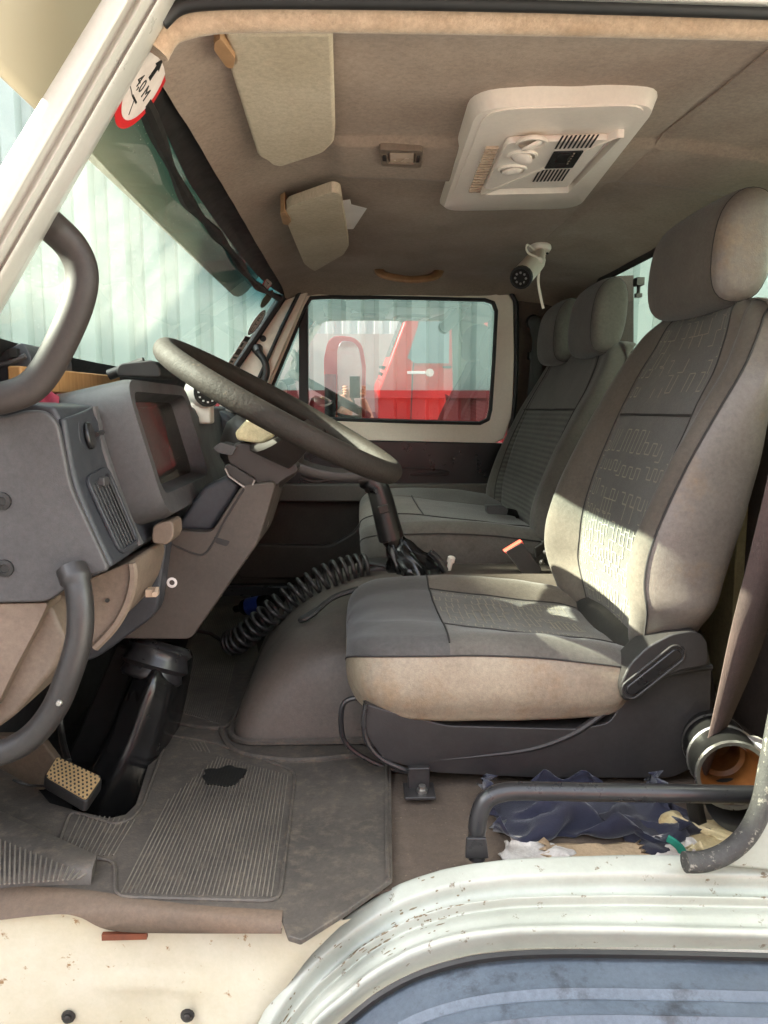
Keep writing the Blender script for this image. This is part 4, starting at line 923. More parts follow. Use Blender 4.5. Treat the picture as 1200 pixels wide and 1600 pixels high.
MB().prism(pp([(268, 830), (330, 832), (378, 760), (356, 742), (318, 760)], .475), (0, .16, 0)).build('upper_housing', m_dashd, sc_, bevel=.01, bseg=3)
MB().tube(cr(pp([(381, 764), (352, 812), (332, 850), (318, 866), (300, 864), (268, 850)], .4495), 6), .0018, 6).build('parting_line', m_seam, cb)
MB().prism(rounded(pp([(334, 838), (360, 846), (354, 854), (336, 848)], .449), .003, 3), (0, .01, 0)).build('slot', m_black, cb)
b = MB(); b.lathe(at(269, 910, .4515), (0, -1, 0), [(.009, 0), (.009, .002), (.005, .003), (.0045, .001)], 16); b.build('white_plug', m_paper, cb)
b = MB(); rg_ = at(408, 812, .56); b.tube([rg_ + V(.012 * math.cos(a), 0, .018 * math.sin(a)) for a in [2 * math.pi * k / 14 for k in range(14)]], .003, 6, closed=True); b.build('key_ring', m_steel, cb)
ch = MB(); ch.prism(rounded(pp([(352, 700), (372, 690), (440, 700), (470, 735), (440, 752), (425, 766), (388, 750), (356, 726)], .47), .012, 4), (0, .19, 0)); ch.build('switch_housing', m_whub, sc_, bevel=.014, bseg=3)
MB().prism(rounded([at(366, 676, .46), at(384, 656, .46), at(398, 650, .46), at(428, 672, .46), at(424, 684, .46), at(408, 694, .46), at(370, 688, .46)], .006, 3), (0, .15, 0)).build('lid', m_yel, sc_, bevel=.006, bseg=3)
MB().prism(rounded(pp([(332, 700), (345, 691), (370, 698), (362, 712), (342, 708)], .46), .004, 3), (0, .05, 0)).build('stalk', m_dash, sc_, bevel=.004)
MB().tube([at(352, 704, .485), at(390, 712, .52)], .007, 8).build('stalk_rod', m_black, sc_)
ib = MB(); ib.prism(rounded(pp([(350, 728), (358, 724), (398, 748), (393, 762), (382, 760), (354, 740)], .455), .003, 3), (0, .05, 0)); ib.build('lock_bracket', m_steeld, sc_, bevel=.002)
MB().tube(pp([(352, 732), (358, 744), (386, 764), (394, 760), (398, 750)], .452), .0022, 6).build('wire_clip', m_steel, sc_)
MB().tube(cr(pp([(470, 745), (492, 752), (520, 748), (560, 744)], .62), 6), .004, 6).build('loose_wire', m_black, sc_)
# boot and lower shaft
ba = (at(252, 1008, .56) - at(236, 1056, .54)).normalized()
bt_ = MB(); bt_.lathe(at(240, 1046, .50), ba, [(.050, -.02), (.056, -.012), (.052, .0), (.060, .008), (.056, .02), (.052, .03), (.058, .038), (.05, .05)], 28); bt_.build('boot', m_tube, sc_, ang=60)
rows = []
for (cx_, cy_, wpx, Y0_, dp_) in ((248, 1040, 24, .47, .12), (238, 1070, 34, .44, .16), (212, 1150, 42, .42, .18), (182, 1220, 50, .40, .20), (160, 1285, 54, .39, .22)):
    a, b = at(cx_ - wpx, cy_ - 6, Y0_ + .03), at(cx_ + wpx, cy_ + 6, Y0_ + .03); m_ = at(cx_ - wpx * .1, cy_, Y0_ - .012)
    rows.append([a, lerp(a, m_, .6) + V(0, -.006, 0), m_, lerp(b, m_, .5) + V(0, -.010, 0), b, b + V(.0, dp_, 0), a + V(0, dp_, 0)])
MB().grid(dense(rows, 4, 3, True), cv=True, cap=True).build('shaft_cover', m_shaft, sc_, ang=80)
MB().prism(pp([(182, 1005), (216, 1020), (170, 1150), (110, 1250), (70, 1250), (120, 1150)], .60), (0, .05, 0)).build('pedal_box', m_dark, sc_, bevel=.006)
# pedal
pl = thing('foot_pedal', 'brake pedal with a tan criss-cross tread pad on a thin arm', 'pedal', at(115, 1250, .30))
P4 = [at(88, 1180, .36), at(162, 1214, .31), at(136, 1252, .245), at(68, 1212, .29)]
pn = (P4[1] - P4[0]).cross(P4[3] - P4[0]).normalized()
if pn.dot(CAM - P4[0]) < 0: pn = -pn
MB().prism(rounded([p - pn * .020 for p in P4], .010, 4), pn * .018).build('pad_backing', m_black, pl, bevel=.004)
pdt = MB().prism(rounded([lerp(p, sum(P4, V(0, 0, 0)) / 4, .07) - pn * .002 for p in P4], .008, 4), pn * .0022).build('pad_base', m_pedalp, pl)
g = MB()
for i in range(11):
    for j in range(8):
        u, v = (i + .5 + (.25 if j % 2 else -.25)) / 11, (j + .5) / 8
        if .05 < u < .95:
            c = lerp(lerp(P4[0], P4[1], u), lerp(P4[3], P4[2], u), v); e1 = (P4[1] - P4[0]) / 11 * .26; e2 = (P4[3] - P4[0]) / 8 * .42
            g.add([c - e1, c - e2, c + e1, c + e2, c - e1 * .8 + pn * .0008, c - e2 * .8 + pn * .0008, c + e1 * .8 + pn * .0008, c + e2 * .8 + pn * .0008], [[0, 1, 5, 4], [1, 2, 6, 5], [2, 3, 7, 6], [3, 0, 4, 7], [4, 5, 6, 7]])
g.build('tread', m_black, pdt, smooth=False, kind='stuff')
MB().tube([at(106, 1190, .36), at(98, 1160, .42), at(94, 1130, .45), at(100, 1060, .48)], .006, 8).build('arm', m_steeld, pl)
MB().tube(cr([at(20, 1218, .30), at(40, 1226, .30), at(72, 1228, .33)], 5), .002, 6).build('cable', m_black, pl)
ext('side_lining', [(-120, 1150), (60, 1150), (90, 1190), (70, 1235), (50, 1236), (-120, 1200)], .44, .02, m_lip, db, 0, .004)
# ================================================================== things on the roof
def pz(pts, z): return [atz(x, y, z) for x, y in pts]
def psl(pts, z, o=0):                  # on a plane that comes down gently away from the door
    out = []
    for x, y in pts:
        p = atz(x, y, z)
        for _ in range(4): p = atz(x, y, z - .034 * (p.y - .07))
        out.append(p + V(0, 0, o))
    return out
t = thing('sun_visor', 'large tan vinyl sun visor above the driver, nearest the open door', 'sun visor', atz(440, 150, .40), 'sun visors')
vo = psl([(350, 54), (520, 54), (524, 200), (522, 224), (506, 240), (440, 262), (424, 259), (417, 252), (403, 245), (362, 118), (358, 104), (366, 96)], .414)
MB().prism(rounded(vo, .009, 4), (0, 0, .013)).build('board', m_visor, t, bevel=.006, bseg=4)
cb = MB(); cb.prism(rounded(psl([(336, 66), (345, 60), (368, 92), (364, 108), (354, 106), (334, 78)], .408), .004, 3), (0, 0, .022)); cb.build('pivot_clip', m_clip, t, bevel=.003)
t = thing('sun_visor', 'smaller tan sun visor on the passenger side with white paper tucked behind', 'sun visor', atz(500, 360, .40), 'sun visors')
vo = pz([(443, 334), (452, 323), (520, 300), (532, 304), (545, 384), (537, 398), (492, 424), (485, 420), (475, 412), (450, 352), (454, 344)], .390)
MB().prism(rounded(vo, .012, 3), (0, 0, .020)).build('board', m_visor, t, bevel=.006, bseg=3)
MB().prism(rounded(pz([(438, 334), (445, 330), (455, 346), (450, 352), (442, 350)], .386), .004, 3), (0, 0, .036)).build('pivot_clip', m_clip, t, bevel=.003)
tag(MB().prism(pz([(520, 316), (547, 312), (549, 320), (573, 326), (552, 358), (540, 358)], .408), (.0, 0, .0008)).build('folded_paper', m_paper, None), 'folded white paper sticking out behind the passenger sun visor', 'paper')
t = thing('dome_lamp', 'small oblong dome lamp set in the roof lining', 'lamp', atz(628, 248, .41))
lo_ = rounded(pz([(592, 234), (661, 236), (658, 263), (596, 260)], .414), .006, 3); li_ = rounded(pz([(604, 239), (650, 240), (648, 257), (606, 256)], .414), .004, 3)
MB().ring(lo_, li_, (0, 0, .012)).build('frame', m_beige, t, bevel=.002)
MB().prism(pz([(608, 239), (648, 240), (646, 257), (609, 256)], .417), (0, 0, .006)).build('lens', m_lens, t, bevel=.002)
for q in ([(598, 244), (603, 244), (603, 252), (598, 252)], [(651, 245), (656, 245), (655, 254), (650, 254)]): MB().prism(pz(q, .4125), (0, 0, .004)).build('switch', m_black, t)
# --- roof air unit
t = thing('roof_air_unit', 'white roof air conditioning panel with louvres, round outlets and black display', 'air conditioner', atz(860, 235, .395))
ZA = .406
def quadpt(q, u, v): return lerp(lerp(q[0], q[1], u), lerp(q[3], q[2], u), v)
QA = pz([(738, 141), (1042, 134), (906, 320), (684, 325)], .430); QF = pz([(760, 172), (1018, 164), (898, 310), (704, 314)], ZA)
base = rounded(QA, .055, 6); face = rounded(QF, .045, 6)
MB().loftpoly([[p + V(0, 0, .010) for p in base], base, [lerp(p, q, .4) + V(0, 0, -.012) for p, q in zip(base, face)], [p + V(0, 0, .002) for p in face], face]).build('panel', m_acw, t, ang=35)
PQ = [V(738, 164, 0), V(1022, 153, 0), (V(902, 313, 0)), V(690, 318, 0)]
def A_(u, v, o=0):
    q = quadpt(PQ, u, v); return atz(q.x, q.y, ZA - o)
def aprism(name, uv, o, h, m, parent=t, bev=.0, r=0):
    P = [A_(u, v, o) for u, v in uv]
    return MB().prism(rounded(P, r, 3) if r else P, (0, 0, -h)).build(name, m, parent, bevel=bev)
def rect(u0, v0, u1, v1): return [(u0, v0), (u1, v0), (u1, v1), (u0, v1)]
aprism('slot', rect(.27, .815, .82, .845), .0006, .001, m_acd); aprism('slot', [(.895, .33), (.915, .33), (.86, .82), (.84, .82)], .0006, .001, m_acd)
cp = aprism('control_panel', [(.27, .33), (.885, .33), (.835, .81), (.25, .81)], .0, .010, m_acw, bev=.003, r=.01)
MB().ring(rounded([A_(u, v, .0) for u, v in [(.24, .855), (.86, .855), (.945, .30), (.92, .30)]], .004, 2), rounded([A_(u, v, .0) for u, v in [(.25, .875), (.875, .875), (.965, .30), (.93, .30)]], .004, 2), (0, 0, -.012)).build('lip', m_acw, t, bevel=.002)
dp = aprism('display', rect(.61, .50, .80, .665), .0105, .002, m_screen, cp, .001, .003)
aprism('lcd', rect(.66, .535, .73, .62), .0127, .0006, m_steeld, dp)
for k in range(5): aprism('key', rect(.745 + .0, .525 + k * .025, .755, .535 + k * .025), .0127, .0006, m_beige, dp)
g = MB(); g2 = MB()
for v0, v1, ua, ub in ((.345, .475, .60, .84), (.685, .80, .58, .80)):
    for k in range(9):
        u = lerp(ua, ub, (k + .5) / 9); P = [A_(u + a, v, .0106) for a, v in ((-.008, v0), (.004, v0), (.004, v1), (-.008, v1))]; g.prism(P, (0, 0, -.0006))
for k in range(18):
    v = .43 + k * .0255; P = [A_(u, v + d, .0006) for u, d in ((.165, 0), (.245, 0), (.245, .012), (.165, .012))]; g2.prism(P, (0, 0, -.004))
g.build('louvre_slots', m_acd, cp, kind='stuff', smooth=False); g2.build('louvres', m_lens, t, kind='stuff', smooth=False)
for u, v, tl in ((.44, .40, .5), (.42, .53, -.4), (.40, .665, .15)):
    c = A_(u, v, .010); o = MB(); o.lathe(c, (0, 0, -1), [(.024, 0), (.024, .004), (.020, .004), (.019, -.004)], 24); oo = o.build('outlet', m_acw, cp, ang=40)
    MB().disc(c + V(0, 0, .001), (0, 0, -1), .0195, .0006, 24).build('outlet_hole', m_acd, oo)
    o = MB(); o.lathe(c + V(0, 0, -.002), V(tl, tl * .4, -1), [(.017, 0), (.0175, .003), (.013, .006), (.004, .007)], 20); o.build('flap', m_acw, oo)
# --- security camera
t = thing('security_camera', 'small white bullet security camera on the roof with its cable hanging', 'camera', atz(842, 400, .40))
c = atz(843, 386, .424); o = MB(); o.lathe(c, V(0, -.25, -1), [(.030, 0), (.031, .006), (.026, .014), (.012, .018)], 20); o.build('base', m_acw, t)
for dx_ in (-.02, .018): MB().disc(c + V(dx_, -.012, -.017), (0, -.25, -1), .0035, .003, 8).build('screw', m_steeld, t)
j0 = c + V(0, -.01, -.016); j1 = at(842, 408, 1.15); MB().tube([j0, lerp(j0, j1, .5), j1], [.013, .015, .010], 12).build('arm', m_acw, t)
bc, bf = at(836, 409, 1.20), at(814, 434, 1.09); bx = (bf - bc).normalized()
o = MB(); o.lathe(bc - bx * .02, bx, [(.012, 0), (.024, .004), (.027, .02), (.027, (bf - bc).length + .02)], 16); bb = o.build('body', m_acw, t, ang=40)
o = MB(); o.lathe(bf - bx * .002, bx, [(.0275, -.01), (.0285, 0), (.0275, .006), (.024, .006), (.022, .003)], 16); o.build('lens_hood', m_black, bb)
MB().disc(bf, bx, .023, .003, 16).build('lens_glass', m_screen, bb)
bu = bx.orthogonal().normalized(); bv = bx.cross(bu)
for k in range(8):
    a = 2 * math.pi * k / 8; MB().disc(bf + bx * .0035 + (bu * math.cos(a) + bv * math.sin(a)) * .0135, bx, .003, .001, 8).build('infrared_lamp', m_steel, bb)
MB().tube(cr([j1 + V(-.004, 0, .01), j1 + V(-.03, 0, .022), j1 + V(-.03, 0, .04), j0 + V(-.01, 0, .0)], 6), .0028, 6).build('cable_loop', m_acw, t)
MB().tube(cr([at(843, 420, 1.17), at(841, 440, 1.17), at(845, 465, 1.17), at(849, 482, 1.17)], 6), .0035, 6, flat=.5).build('cable', m_acw, t)
# --- far belt reel
t = thing('seat_belt', 'black seat belt with its guide on the far pillar behind the passenger door', 'seat belt', at(835, 620, 1.88), 'seat belts')
o = MB(); o.lathe(at(832, 504, 1.90), (0, -1, 0), [(.024, 0), (.026, .012), (.02, .024), (.008, .028)], 16); o.build('guide', m_black, t)
MB().tube([at(834, 500, 1.87), at(842, 530, 1.87), at(838, 570, 1.87), at(832, 640, 1.87)], .022, 8, flat=.12, up=(1, 0, 0)).build('webbing', m_black, t)
MB().box(at(838, 556, 1.885), (.06, .03, .03)).build('height_slide', m_black, t, bevel=.006)
# ================================================================== driver's belt, rail, rubble behind the seat
t = thing('seat_belt', 'plum brown seat belt webbing twisting down behind the driver seat', 'seat belt', at(1090, 1230, .26), 'seat belts')
le = [(1212, 660, .12), (1200, 742, .14), (1172, 862, .17), (1142, 985, .20), (1120, 1090, .225), (1102, 1170, .24), (1084, 1226, .245)]
ri_ = [(1272, 700, .12), (1248, 800, .15), (1214, 930, .19), (1184, 1025, .225), (1150, 1105, .25), (1120, 1172, .262), (1098, 1228, .262)]
L_ = cr([at(x, y, Y) for x, y, Y in le], 6); R_ = cr([at(x, y, Y) for x, y, Y in ri_], 6)
MB().grid([[a, lerp(a, b, .5) + V(0, -.006, 0), b] for a, b in zip(L_, R_)]).build('webbing', m_belt, t, solid=.0018, ang=80)
L_ = cr(pp([(1076, 1240), (1074, 1262), (1084, 1300), (1100, 1330)], .20), 6); R_ = cr(pp([(1096, 1240), (1100, 1270), (1112, 1310), (1128, 1334)], .215), 6)
MB().grid([[a, b] for a, b in zip(L_, R_)]).build('lower_webbing', m_black, t, solid=.003, ang=80)
t = thing('step_rail', 'black tubular rail across the floor in front of the driver seat base', 'rail', at(745, 1340, .11))
tp = cr([at(745, 1342, .108), at(745, 1308, .110), at(748, 1276, .112), at(760, 1250, .115), at(786, 1238, .118), at(830, 1236, .120), at(950, 1238, .122), at(1080, 1240, .124), at(1180, 1242, .126), at(1240, 1243, .127)], 8)
MB().tube(tp, [.0125 if i > 10 else .0115 for i in range(len(tp))], 14).build('tube', m_tube, t)
MB().prism(pp([(729, 1310), (760, 1310), (764, 1342), (727, 1342)], .096), (0, .006, 0)).build('flattened_foot', m_tube, t, bevel=.002)
def heap(name, label, cat, cx, cy, rx, ry, h, m, seed, z0=-.618, lump=9, fold=26, n=84, group=None, flat=.55):
    g = MB(); rows = []
    for i in range(29):
        f = i / 28; row = []
        for k in range(n):
            a = 2 * math.pi * k / n; e = 1 + .30 * noise.noise(V(math.cos(a) * 1.6 + seed, math.sin(a) * 1.6, seed)) + .22 * noise.noise(V(math.cos(a) * 4 + seed, math.sin(a) * 4, seed))
            x, y = cx + math.cos(a) * rx * f * e, cy + math.sin(a) * ry * f * e
            wx, wy = x + .02 * noise.noise(V(x * 20, y * 20, seed)), y + .02 * noise.noise(V(x * 20, y * 20, seed + 7))
            z = h * max(0, 1 - f ** 3) ** flat * (.75 + .8 * noise.noise(V(x * lump, y * lump, seed + .5)))
            r1 = 1 - abs(noise.noise(V(wx * fold, wy * fold * .6, seed * 2.0))) * 3.0; r2 = 1 - abs(noise.noise(V(wx * fold * 2.2, wy * fold * 1.6, seed * 3.0))) * 3.0
            z += (h * .34 * r1 + h * .16 * r2) * min(1, (1 - f) * 6 + .12)
            row.append(V(x, y, z0 + max(.001 + .004 * (1 - f), z)))
        rows.append(row)
    g.grid(rows[::-1], cv=True)
    o = g.build(name, m, None, solid=.0016, ang=55); return tag(o, label, cat, group)
def fx(px, Y): return at(px, 1250, Y).x
import numpy as np
def crumpled(name, label, cat, cx, cy, w0, d0, squeeze, m, seed, z0=-.617, hump=.05, nx=44, ny=34, rot=0, steps=260):
    """a sheet of cloth pushed together on the floor: relaxed with distance constraints until it buckles into folds"""
    rs = np.random.RandomState(seed); U, W = np.meshgrid(np.linspace(-.5, .5, nx), np.linspace(-.5, .5, ny))
    P = np.stack([U * w0 * squeeze[0], W * d0 * squeeze[1], np.zeros_like(U)], -1).reshape(-1, 3)
    for f, am in ((2.2, 1.0), (4.5, .5), (9, .2)):
        ph = rs.rand(4) * 6; P[:, 2] += am * hump * (np.sin(U.ravel() * f * 3 + W.ravel() * f * 1.7 + ph[0]) * np.cos(W.ravel() * f * 2.4 - U.ravel() * f + ph[1]) * .5 + .5) * (1 - (2 * np.abs(W.ravel())) ** 4 * .6)
    idx = np.arange(nx * ny).reshape(ny, nx); pr = []
    dx, dy = w0 / (nx - 1), d0 / (ny - 1)
    for a, b, L in ((idx[:, :-1], idx[:, 1:], dx), (idx[:-1], idx[1:], dy), (idx[:-1, :-1], idx[1:, 1:], math.hypot(dx, dy)), (idx[:-1, 1:], idx[1:, :-1], math.hypot(dx, dy)), (idx[:, :-3], idx[:, 3:], dx * 2.9), (idx[:-3], idx[3:], dy * 2.9), (idx[:, :-6], idx[:, 6:], dx * 5.3), (idx[:-6], idx[6:], dy * 5.3)):
        pr.append((a.ravel(), b.ravel(), np.full(a.size, L)))
    I_ = np.concatenate([p[0] for p in pr]); J_ = np.concatenate([p[1] for p in pr]); L_0 = np.concatenate([p[2] for p in pr])
    bd = np.zeros((ny, nx), bool); bd[0] = bd[-1] = True; bd[:, 0] = bd[:, -1] = True; bd = bd.ravel(); B0 = P[:, :2].copy() * (1 + .10 * np.sin(np.arange(nx * ny) * .37)[:, None])
    cnt = np.bincount(np.concatenate([I_, J_]), minlength=nx * ny)[:, None]; Q = P.copy()
    for s_ in range(steps):
        v = (P - Q) * .80; Q = P.copy(); P = P + v; P[:, 2] -= .00022
        fl = P[:, 2] < .0015; P[fl, 0] = Q[fl, 0] * .9 + P[fl, 0] * .1; P[fl, 1] = Q[fl, 1] * .9 + P[fl, 1] * .1
        for _ in range(3):
            d = P[J_] - P[I_]; n_ = np.linalg.norm(d, axis=1, keepdims=True) + 1e-9; c = d * (.5 * (n_ - L_0[:, None]) / n_); D = np.zeros_like(P)
            for k in range(3): D[:, k] = np.bincount(I_, c[:, k], nx * ny) - np.bincount(J_, c[:, k], nx * ny)
            P = P + D / cnt * 1.2; P[bd, :2] = B0[bd]; P[:, 2] = np.clip(P[:, 2], .001, hump * 1.9)
    G = P.reshape(ny, nx, 3)
    for _ in range(2):
        S2 = G.copy(); S2[1:-1, 1:-1] = .5 * G[1:-1, 1:-1] + .125 * (G[:-2, 1:-1] + G[2:, 1:-1] + G[1:-1, :-2] + G[1:-1, 2:]); G = S2
    P = G.reshape(-1, 3)
    ca, sa = math.cos(rot), math.sin(rot)
    rows = [[V(cx + ca * P[idx[j, i]][0] - sa * P[idx[j, i]][1], cy + sa * P[idx[j, i]][0] + ca * P[idx[j, i]][1], z0 + P[idx[j, i]][2]) for i in range(nx)] for j in range(ny)]
    return tag(MB().grid(rows).build(name, m, None, solid=.0016, ang=70), label, cat)
crumpled('navy_garment', 'crumpled navy blue garment on the floor under the driver seat', 'clothing', fx(905, .24), .245, .38, .22, (.70, .60), m_navy, 2, hump=.040, nx=40, ny=24)
crumpled('navy_cloth', 'smaller dark navy cloth bunched against the belt strap', 'cloth', fx(1016, .21), .215, .15, .15, (.80, .80), M('dark_navy_cloth', (30, 28, 42), .92, (22, 20, 32), 10, bump=.4, bs=500, sheen=.2), 9, hump=.036, rot=.5, nx=20, ny=20)
crumpled('tan_rag', 'folded tan rag on the edge of the door sill below the navy garment', 'rag', fx(938, .125), .128, .160, .085, (.88, .84), m_tan, 5, hump=.024, nx=26, ny=14)
crumpled('pale_rag', 'grimy pale rag peeking out beside the navy garment', 'rag', fx(843, .14), .142, .11, .085, (.80, .76), m_rag, 8, hump=.026, nx=20, ny=15, rot=-.5)
crumpled('patterned_rag', 'pale rag with a teal edge lying by the belt strap', 'rag', fx(1050, .15), .15, .085, .085, (.8, .8), m_rag, 12, hump=.030, nx=16, ny=16, rot=.4)
tq = cr([V(fx(1046, .14), .14, -.595), V(fx(1056, .135), .135, -.598), V(fx(1066, .135), .135, -.606), V(fx(1072, .135), .135, -.616)], 5)
tag(MB().tube(tq, .006, 8, flat=.5).build('teal_strip', m_green, None), 'teal fabric strip beside the black belt strap on the floor', 'fabric strip')
crumpled('crumpled_bag', 'crumpled yellowish plastic bag on the floor behind the seat rail', 'bag', fx(1140, .165), .165, .20, .18, (.66, .62), m_bag, 21, hump=.062, nx=26, ny=24)
dsh = MB(); dsh.lathe(at(1150, 1262, .22), V(-.1, -.5, .8), [(.02, -.006), (.042, .0), (.046, .006), (.043, .006), (.02, .0)], 24); tag(dsh.build('metal_lid', m_steeld, None), 'dull metal lid on the crumpled bag behind the rail', 'lid')
# --- filter canister
t = thing('filter_canister', 'open metal filter canister with brown inside lying behind the seat', 'canister', at(1140, 1255, .22))
co, cbk = at(1146, 1212, .20), at(1104, 1142, .36); cx_ = (co - cbk).normalized(); ln = (co - cbk).length
o = MB(); o.lathe(cbk, cx_, [(.03, -.005), (.042, 0), (.046, .02), (.047, ln * .55), (.052, ln * .58), (.052, ln), (.048, ln), (.047, ln * .5)], 32, cap=False); sh_ = o.build('shell', m_steeld, t, ang=40)
o = MB(); o.lathe(co - cx_ * .004, cx_, [(.0525, 0), (.0545, .003), (.0525, .007), (.047, .006), (.0465, 0)], 32, cap=False); o.build('rim', m_steel, t)
o = MB(); o.lathe(co - cx_ * .002, cx_, [(.0468, 0), (.044, -.02), (.037, -.03), (.036, -.07), (.030, -.075), (.028, -.12), (.0, -.12)], 32, cap=False); o.build('inside', M('amber_filter_inside', (150, 96, 46), .5, (110, 66, 30), 18), t)
for f in (.30, .62): 
    o = MB(); o.lathe(cbk + cx_ * ln * f, cx_, [(.050, 0), (.0545 if f > .5 else .0505, .004), (.050, .008)], 32, cap=False); o.build('band', m_steel, t)
bx_ = MB(); bx_.box(at(1186, 1168, .24), (.045, .04, .02), Euler((.2, .3, .6))); tag(bx_.build('scrap_carton', m_rag, None, bevel=.003), 'crushed pale scrap carton beside the open canister', 'scrap')
# ================================================================== gear lever, air hose, buckles
YG = .90
t = thing('gear_lever', 'black gear lever with bent grip and gathered leather boot', 'gear lever', at(655, 895, YG))
tp = cr(pp([(562, 752), (574, 752), (588, 760), (596, 780), (604, 812), (612, 842)], YG), 6)
MB().tube(tp, [.014 + .012 * min(1, k / 7) + .004 * max(0, (k - 14) / 16) for k in range(len(tp))], 14).build('grip', m_gloss, t)
MB().tube(cr(pp([(560, 750), (572, 748), (586, 752)], YG - .012), 5), .014, 10).build('knob_cap', m_steeld, t)
MB().prism(pp([(590, 792), (606, 788), (609, 800), (593, 804)], YG - .031), (0, .01, 0)).build('range_switch', m_steeld, t, bevel=.002)
MB().tube([at(612, 842, YG), at(622, 862, YG)], [.024, .017], 14).build('collar', m_steeld, t)
rows = []
for k, (x, y, r) in enumerate(((618, 846, .020), (624, 856, .030), (634, 870, .043), (644, 882, .054), (650, 894, .062), (654, 908, .066))):
    c = at(x, y, YG); row = []
    for j in range(40):
        a = 2 * math.pi * j / 40; rr = r * (1 + (.10 * math.sin(a * 7 + k * .9) + .08 * math.sin(a * 11 - k)) * min(1, k / 2 + .4))
        row.append(c + V(math.cos(a) * rr, math.sin(a) * rr, .012 * math.sin(a * 5 + k)))
    rows.append(row)
MB().grid(dense(rows, 3, 1, True), cv=True).build('boot', m_shaft, t, ang=80)
MB().tube(cr(pp([(672, 862), (686, 876), (696, 892)], YG - .03), 5), .008, 8).build('side_pipe', m_tube, t)
b = MB(); b.lathe(at(704, 878, YG), V(.2, -.2, 1), [(.006, -.02), (.006, 0), (.009, .0), (.009, .012), (.006, .014)], 12); b.build('white_knob', m_acw, t)
# spiral hose
ctr = cr([at(586, 884, .90), at(556, 886, .89), at(520, 896, .88), at(478, 918, .87), at(440, 944, .86), at(405, 974, .87), at(376, 998, .88), at(360, 1004, .90)], 60)
seg = len(ctr); turns = 21; pts = []
S_ = 20
for k in range(turns * S_):
    f = k / (turns * S_ - 1); x = .06 + f * .92; i = x * (seg - 1); i0_ = min(int(i), seg - 2); c = lerp(ctr[i0_], ctr[i0_ + 1], i - i0_)
    tg_ = (ctr[min(i0_ + 4, seg - 1)] - ctr[max(i0_ - 4, 0)]).normalized(); u = V(0, 1, 0); u = (u - tg_ * u.dot(tg_)).normalized(); q = tg_.cross(u)
    a = 2 * math.pi * k / S_; pts.append(c + (u * math.cos(a) + q * math.sin(a)) * .0265)
o = MB(); o.tube([ctr[0] + V(.06, .0, -.03), ctr[0] + V(.02, 0, 0)] + pts + [at(352, 1004, .93), at(330, 990, .96), at(300, 984, 1.0), at(270, 984, 1.02)], .0052, 7)
tag(o.build('spiral_hose', m_base, None, ang=80), 'black spiral air hose stretched from the gear lever to the footwell', 'hose')
# second cable lying beside the hose
tag(MB().tube(cr([at(560, 920, .72), at(520, 934, .70), at(485, 962, .66), at(470, 968, .66), at(500, 950, .68)], 6), .006, 7).build('loose_cable', m_black, None), 'short black cable with a plug lying on the engine cover', 'cable')
# buckles
t = thing('belt_buckle', 'black belt buckle with a red release button beside the driver seat', 'buckle', at(835, 930, .88), 'belt buckles')
MB().prism(rounded(pp([(790, 862), (816, 848), (846, 888), (846, 900), (826, 908)], .86), .005, 3), (0, .03, 0)).build('casing', m_base, t, bevel=.004)
MB().prism(pp([(788, 862), (792, 866), (819, 850), (816, 845)], .862), (0, .026, 0)).build('release_button', m_red, t, bevel=.002)
MB().tube([at(838, 900, .875), at(858, 930, .88), at(868, 950, .89)], .012, 8, flat=.3).build('stalk', m_black, t)
t = thing('hinge_bracket', 'bare dark steel hinge links behind the red buckle', 'hinge', at(865, 930, .9))
for q in ([(836, 856), (852, 846), (858, 838), (864, 842), (846, 866), (838, 872)], [(846, 848), (852, 844), (872, 866), (868, 876)], [(850, 872), (870, 884), (868, 892), (848, 878)], [(852, 912), (880, 896), (884, 902), (856, 920)], [(836, 902), (842, 900), (858, 918), (852, 922)]):
    MB().prism(pp(q, .93), (0, .012, 0)).build('link', m_steeld, t, bevel=.002)
for x, y in ((846, 878), (852, 862), (862, 898), (864, 888)): 
    b = MB(); b.lathe(at(x, y, .92), (0, -1, 0), [(.006, 0), (.006, .006), (.003, .008)], 8); b.build('bolt', m_steel, t)
t = thing('belt_buckle', 'grey green belt buckle lying on the passenger bench cushion', 'buckle', at(780, 805, 1.5), 'belt buckles')
MB().prism(rounded(pp([(760, 790), (786, 790), (794, 796), (792, 805), (762, 803)], 1.30), .004, 3), (0, .04, 0)).build('casing', m_dash, t, bevel=.004)
MB().tube([at(792, 799, 1.32), at(806, 802, 1.36), at(812, 815, 1.40)], .010, 6, flat=.3).build('webbing', m_black, t)
t = thing('bottle', 'dark bottle with a blue label lying in the passenger footwell', 'bottle', at(395, 955, 1.25))
a, b = at(366, 952, 1.28), at(430, 940, 1.22); d = (b - a).normalized()
o = MB(); o.lathe(a, d, [(.006, 0), (.010, .004), (.010, .02), (.022, .035), (.024, .09), (.022, .12), (.01, .122)], 16); o.build('body', m_shaft, t)
o = MB(); o.lathe(a + d * .05, d, [(.0246, 0), (.0248, .002), (.0246, .045)], 16, cap=False); o.build('label', m_blue, t)
tag(MB().box(at(460, 922, 1.55), (.62, .03, .03)).build('floor_bar', m_tube, None, bevel=.004), 'black bar across the sill of the passenger footwell', 'bar')

